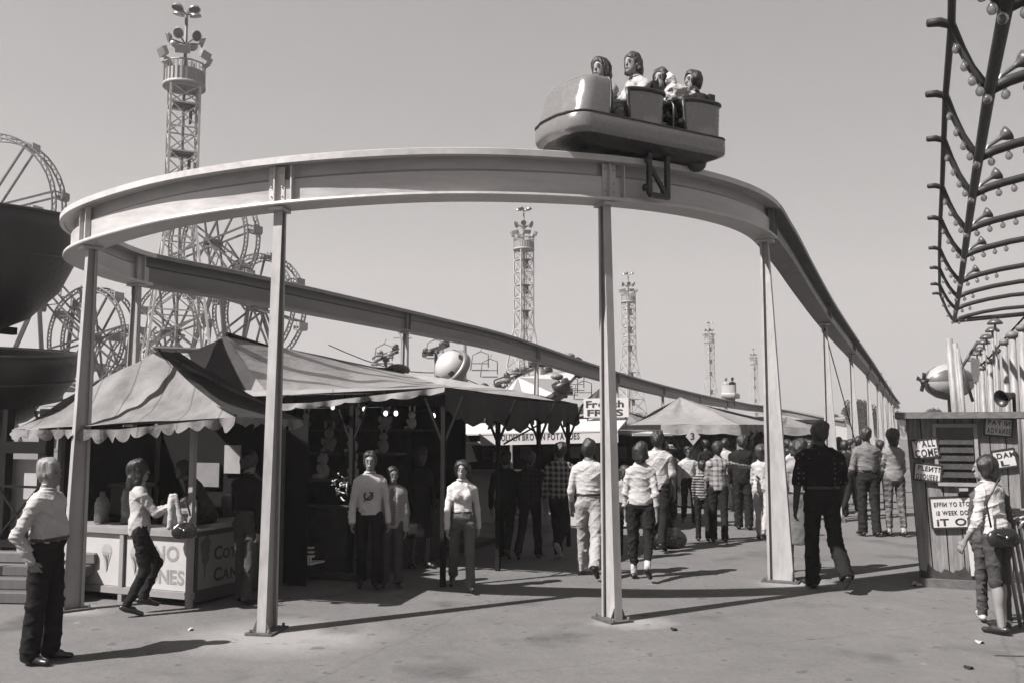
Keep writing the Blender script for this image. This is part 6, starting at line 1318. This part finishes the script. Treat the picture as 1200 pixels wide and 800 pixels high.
P('woman in a grey skirt half hidden behind the broad bright pylon', 940, 672, 512, 85, fem=True, top=cloth(.45), sleeve=.7, tuck=True, pants=cloth(.22), skirt=.52, hair='bob', hairv=.01, skinv=.12, legs=walkA[0], sock=.6, face_on=False)
P('man in a tan long-sleeved shirt and dark slacks seen from behind, in open sun', 1019, 628, 501, 90, legs=(2, 2, -3, 4), arms=((4, 13, 50), (6, 9, 30)), top=cloth(.30), sleeve=1.8, tuck=True, belt=True, pants=cloth(.04), loose=.005, hairv=.05, skinv=.25, hyaw=-35, face_on=False)
P('woman in tartan trousers and pale blouse beside the ticket hut', 1050, 628, 504, 95, fem=True, legs=(2, 2, -4, 5), arms=((10, 9, 40), (8, 9, 35)), top=cloth(.38), sleeve=1.6, tuck=False, pants=cloth(.10, 'plaid', .34, 11), slim=.004, plen=.82, hair='bouffant', hairv=.008, skinv=.28, sock=.7, face_on=False)
g24 = P('dark-haired girl in a white sweater leaning at the rails with a black shoulder bag', 1174, 741, 528, 118, hyaw=35, h=1.64, legs=(-4, 2, 10, 14), arms=((12, 10, 30), (38, 34, 40, -10)), fem=True, top=cloth(.78), sleeve=1.2, tuck=False, topz=.0, pants=cloth(.10), slim=.004, plen=.12, hair='bob', hairv=.012, skinv=.42, sock=None, shoe=.03, lean=8, res=.008, face_on=False)
q = np.array(g24.location) + np.array([-.04, -.19, .90]); bag(q, (.24, .09, .17), 'shiny black shoulder bag at the hip of the girl by the rails', .015, strap=[q + [-.1, .02, .08], q + [-.12, .05, .3], q + [-.02, .0, .52], q + [.06, .12, .55]], rz=.05)
P('girl in long striped slacks and white sneakers, mostly behind the white sweater girl', 1166, 733, 545, 70, h=1.55, legs=(12, 4, -8, 6), fem=True, top=cloth(.16), sleeve=1.8, tuck=False, pants=cloth(.13), plen=1, slim=.004, hair='bob', hairv=.012, skinv=.35, shoe=.75, face_on=False)

# far crowd: a few figures copied with every part, each set down on its own spot
tops = [cloth(.66), cloth(.03), cloth(.35), cloth(.5, 'plaid', .1, 12), cloth(.1), cloth(.75)]
names = ['white shirt', 'black jacket', 'grey shirt', 'plaid shirt', 'dark sweater', 'bright white shirt']
protos = []
spots = [(720, 604, 0), (738, 600, 1), (757, 606, 4), (828, 596, 1), (851, 600, 5), (861, 594, 2), (905, 600, 1), (913, 606, 4), (925, 598, 1), (931, 610, 0), (946, 596, 4), (952, 602, 1), (985, 600, 2), (992, 606, 1), (1000, 598, 4), (1034, 604, 1), (880, 592, 4), (842, 588, 4), (818, 590, 0), (798, 592, 1), (776, 590, 4), (748, 592, 2), (706, 598, 1), (938, 590, 3), (964, 592, 0), (1008, 590, 2), (895, 588, 3), (912, 590, 5), (869, 586, 1), (853, 585, 0), (788, 584, 5), (765, 586, 3)]
order = {}
rr = random.Random(12)
for i, (x, y, k) in enumerate(spots):
    p = G(x, y); left = x; side = ('left of the middle pylon' if x < 708 else 'between middle pylon and plain tent' if x < 800 else 'under the plain tent edge' if x < 870 else 'just left of the broad pylon' if x < 905 else 'just right of the broad pylon' if x < 960 else 'left of the tan-shirted man' if x < 1010 else 'between tan-shirted man and hut')
    key = (k, side); order[key] = order.get(key, 0) + 1; dist = 'nearer ' if y >= 600 else 'far '
    lbl = dist + 'crowd figure in ' + names[k] + ' ' + side + ('', '', ', second one', ', third one')[order[key]]
    face = 75 + rr.uniform(-35, 35) if rr.random() < .7 else -90 + rr.uniform(-40, 40)
    if len(protos) < 6 and all(q[0] != k for q in protos):
        T = figure(lbl, (p[0], p[1], 0), face, h=1.62 + .02 * (k % 3), res=.02, fem=(k % 2 == 0), top=tops[k], sleeve=(1.8, 1.9, .9, 1.2, 1.8, .8)[k], tuck=(k % 3 == 0), pants=cloth((.03, .02, .06, .03, .1, .04)[k]), hair=('short', 'crop', 'bouffant', 'short', 'bob', 'short')[k], hairv=.012, skinv=(.3, .1, .28, .3, .28, .3)[k], legs=walkA[0] if k % 2 else walkB[0], arms=walkA[1] if k % 2 else walkB[1], face_on=False, group='far people walking in the midway crowd'); protos.append((k, T))
    else:
        T = [q[1] for q in protos if q[0] == k][0]; dup(T, (p[0], p[1], 0), R(face - 90), lbl)
# ------------------------------------------------------------------ thin summer haze
HB = MB().box((0, 240, 44), (900, 600, 90)); o_ = struct('haze', HB, None, 'stuff') if False else None
hm_ = bpy.data.materials.new('haze'); hm_.use_nodes = True; nt_ = hm_.node_tree; nt_.nodes.clear(); ou_ = nt_.nodes.new('ShaderNodeOutputMaterial'); pv_ = nt_.nodes.new('ShaderNodeVolumePrincipled')
pv_.inputs['Color'].default_value = (.97, .95, .94, 1); pv_.inputs['Density'].default_value = .0009; pv_.inputs['Anisotropy'].default_value = .2; nt_.links.new(pv_.outputs[0], ou_.inputs['Volume'])
o_ = build('haze', HB, hm_); o_['kind'] = 'stuff'
for o in bpy.data.objects:
    if '_hands' in o.keys(): del o['_hands']
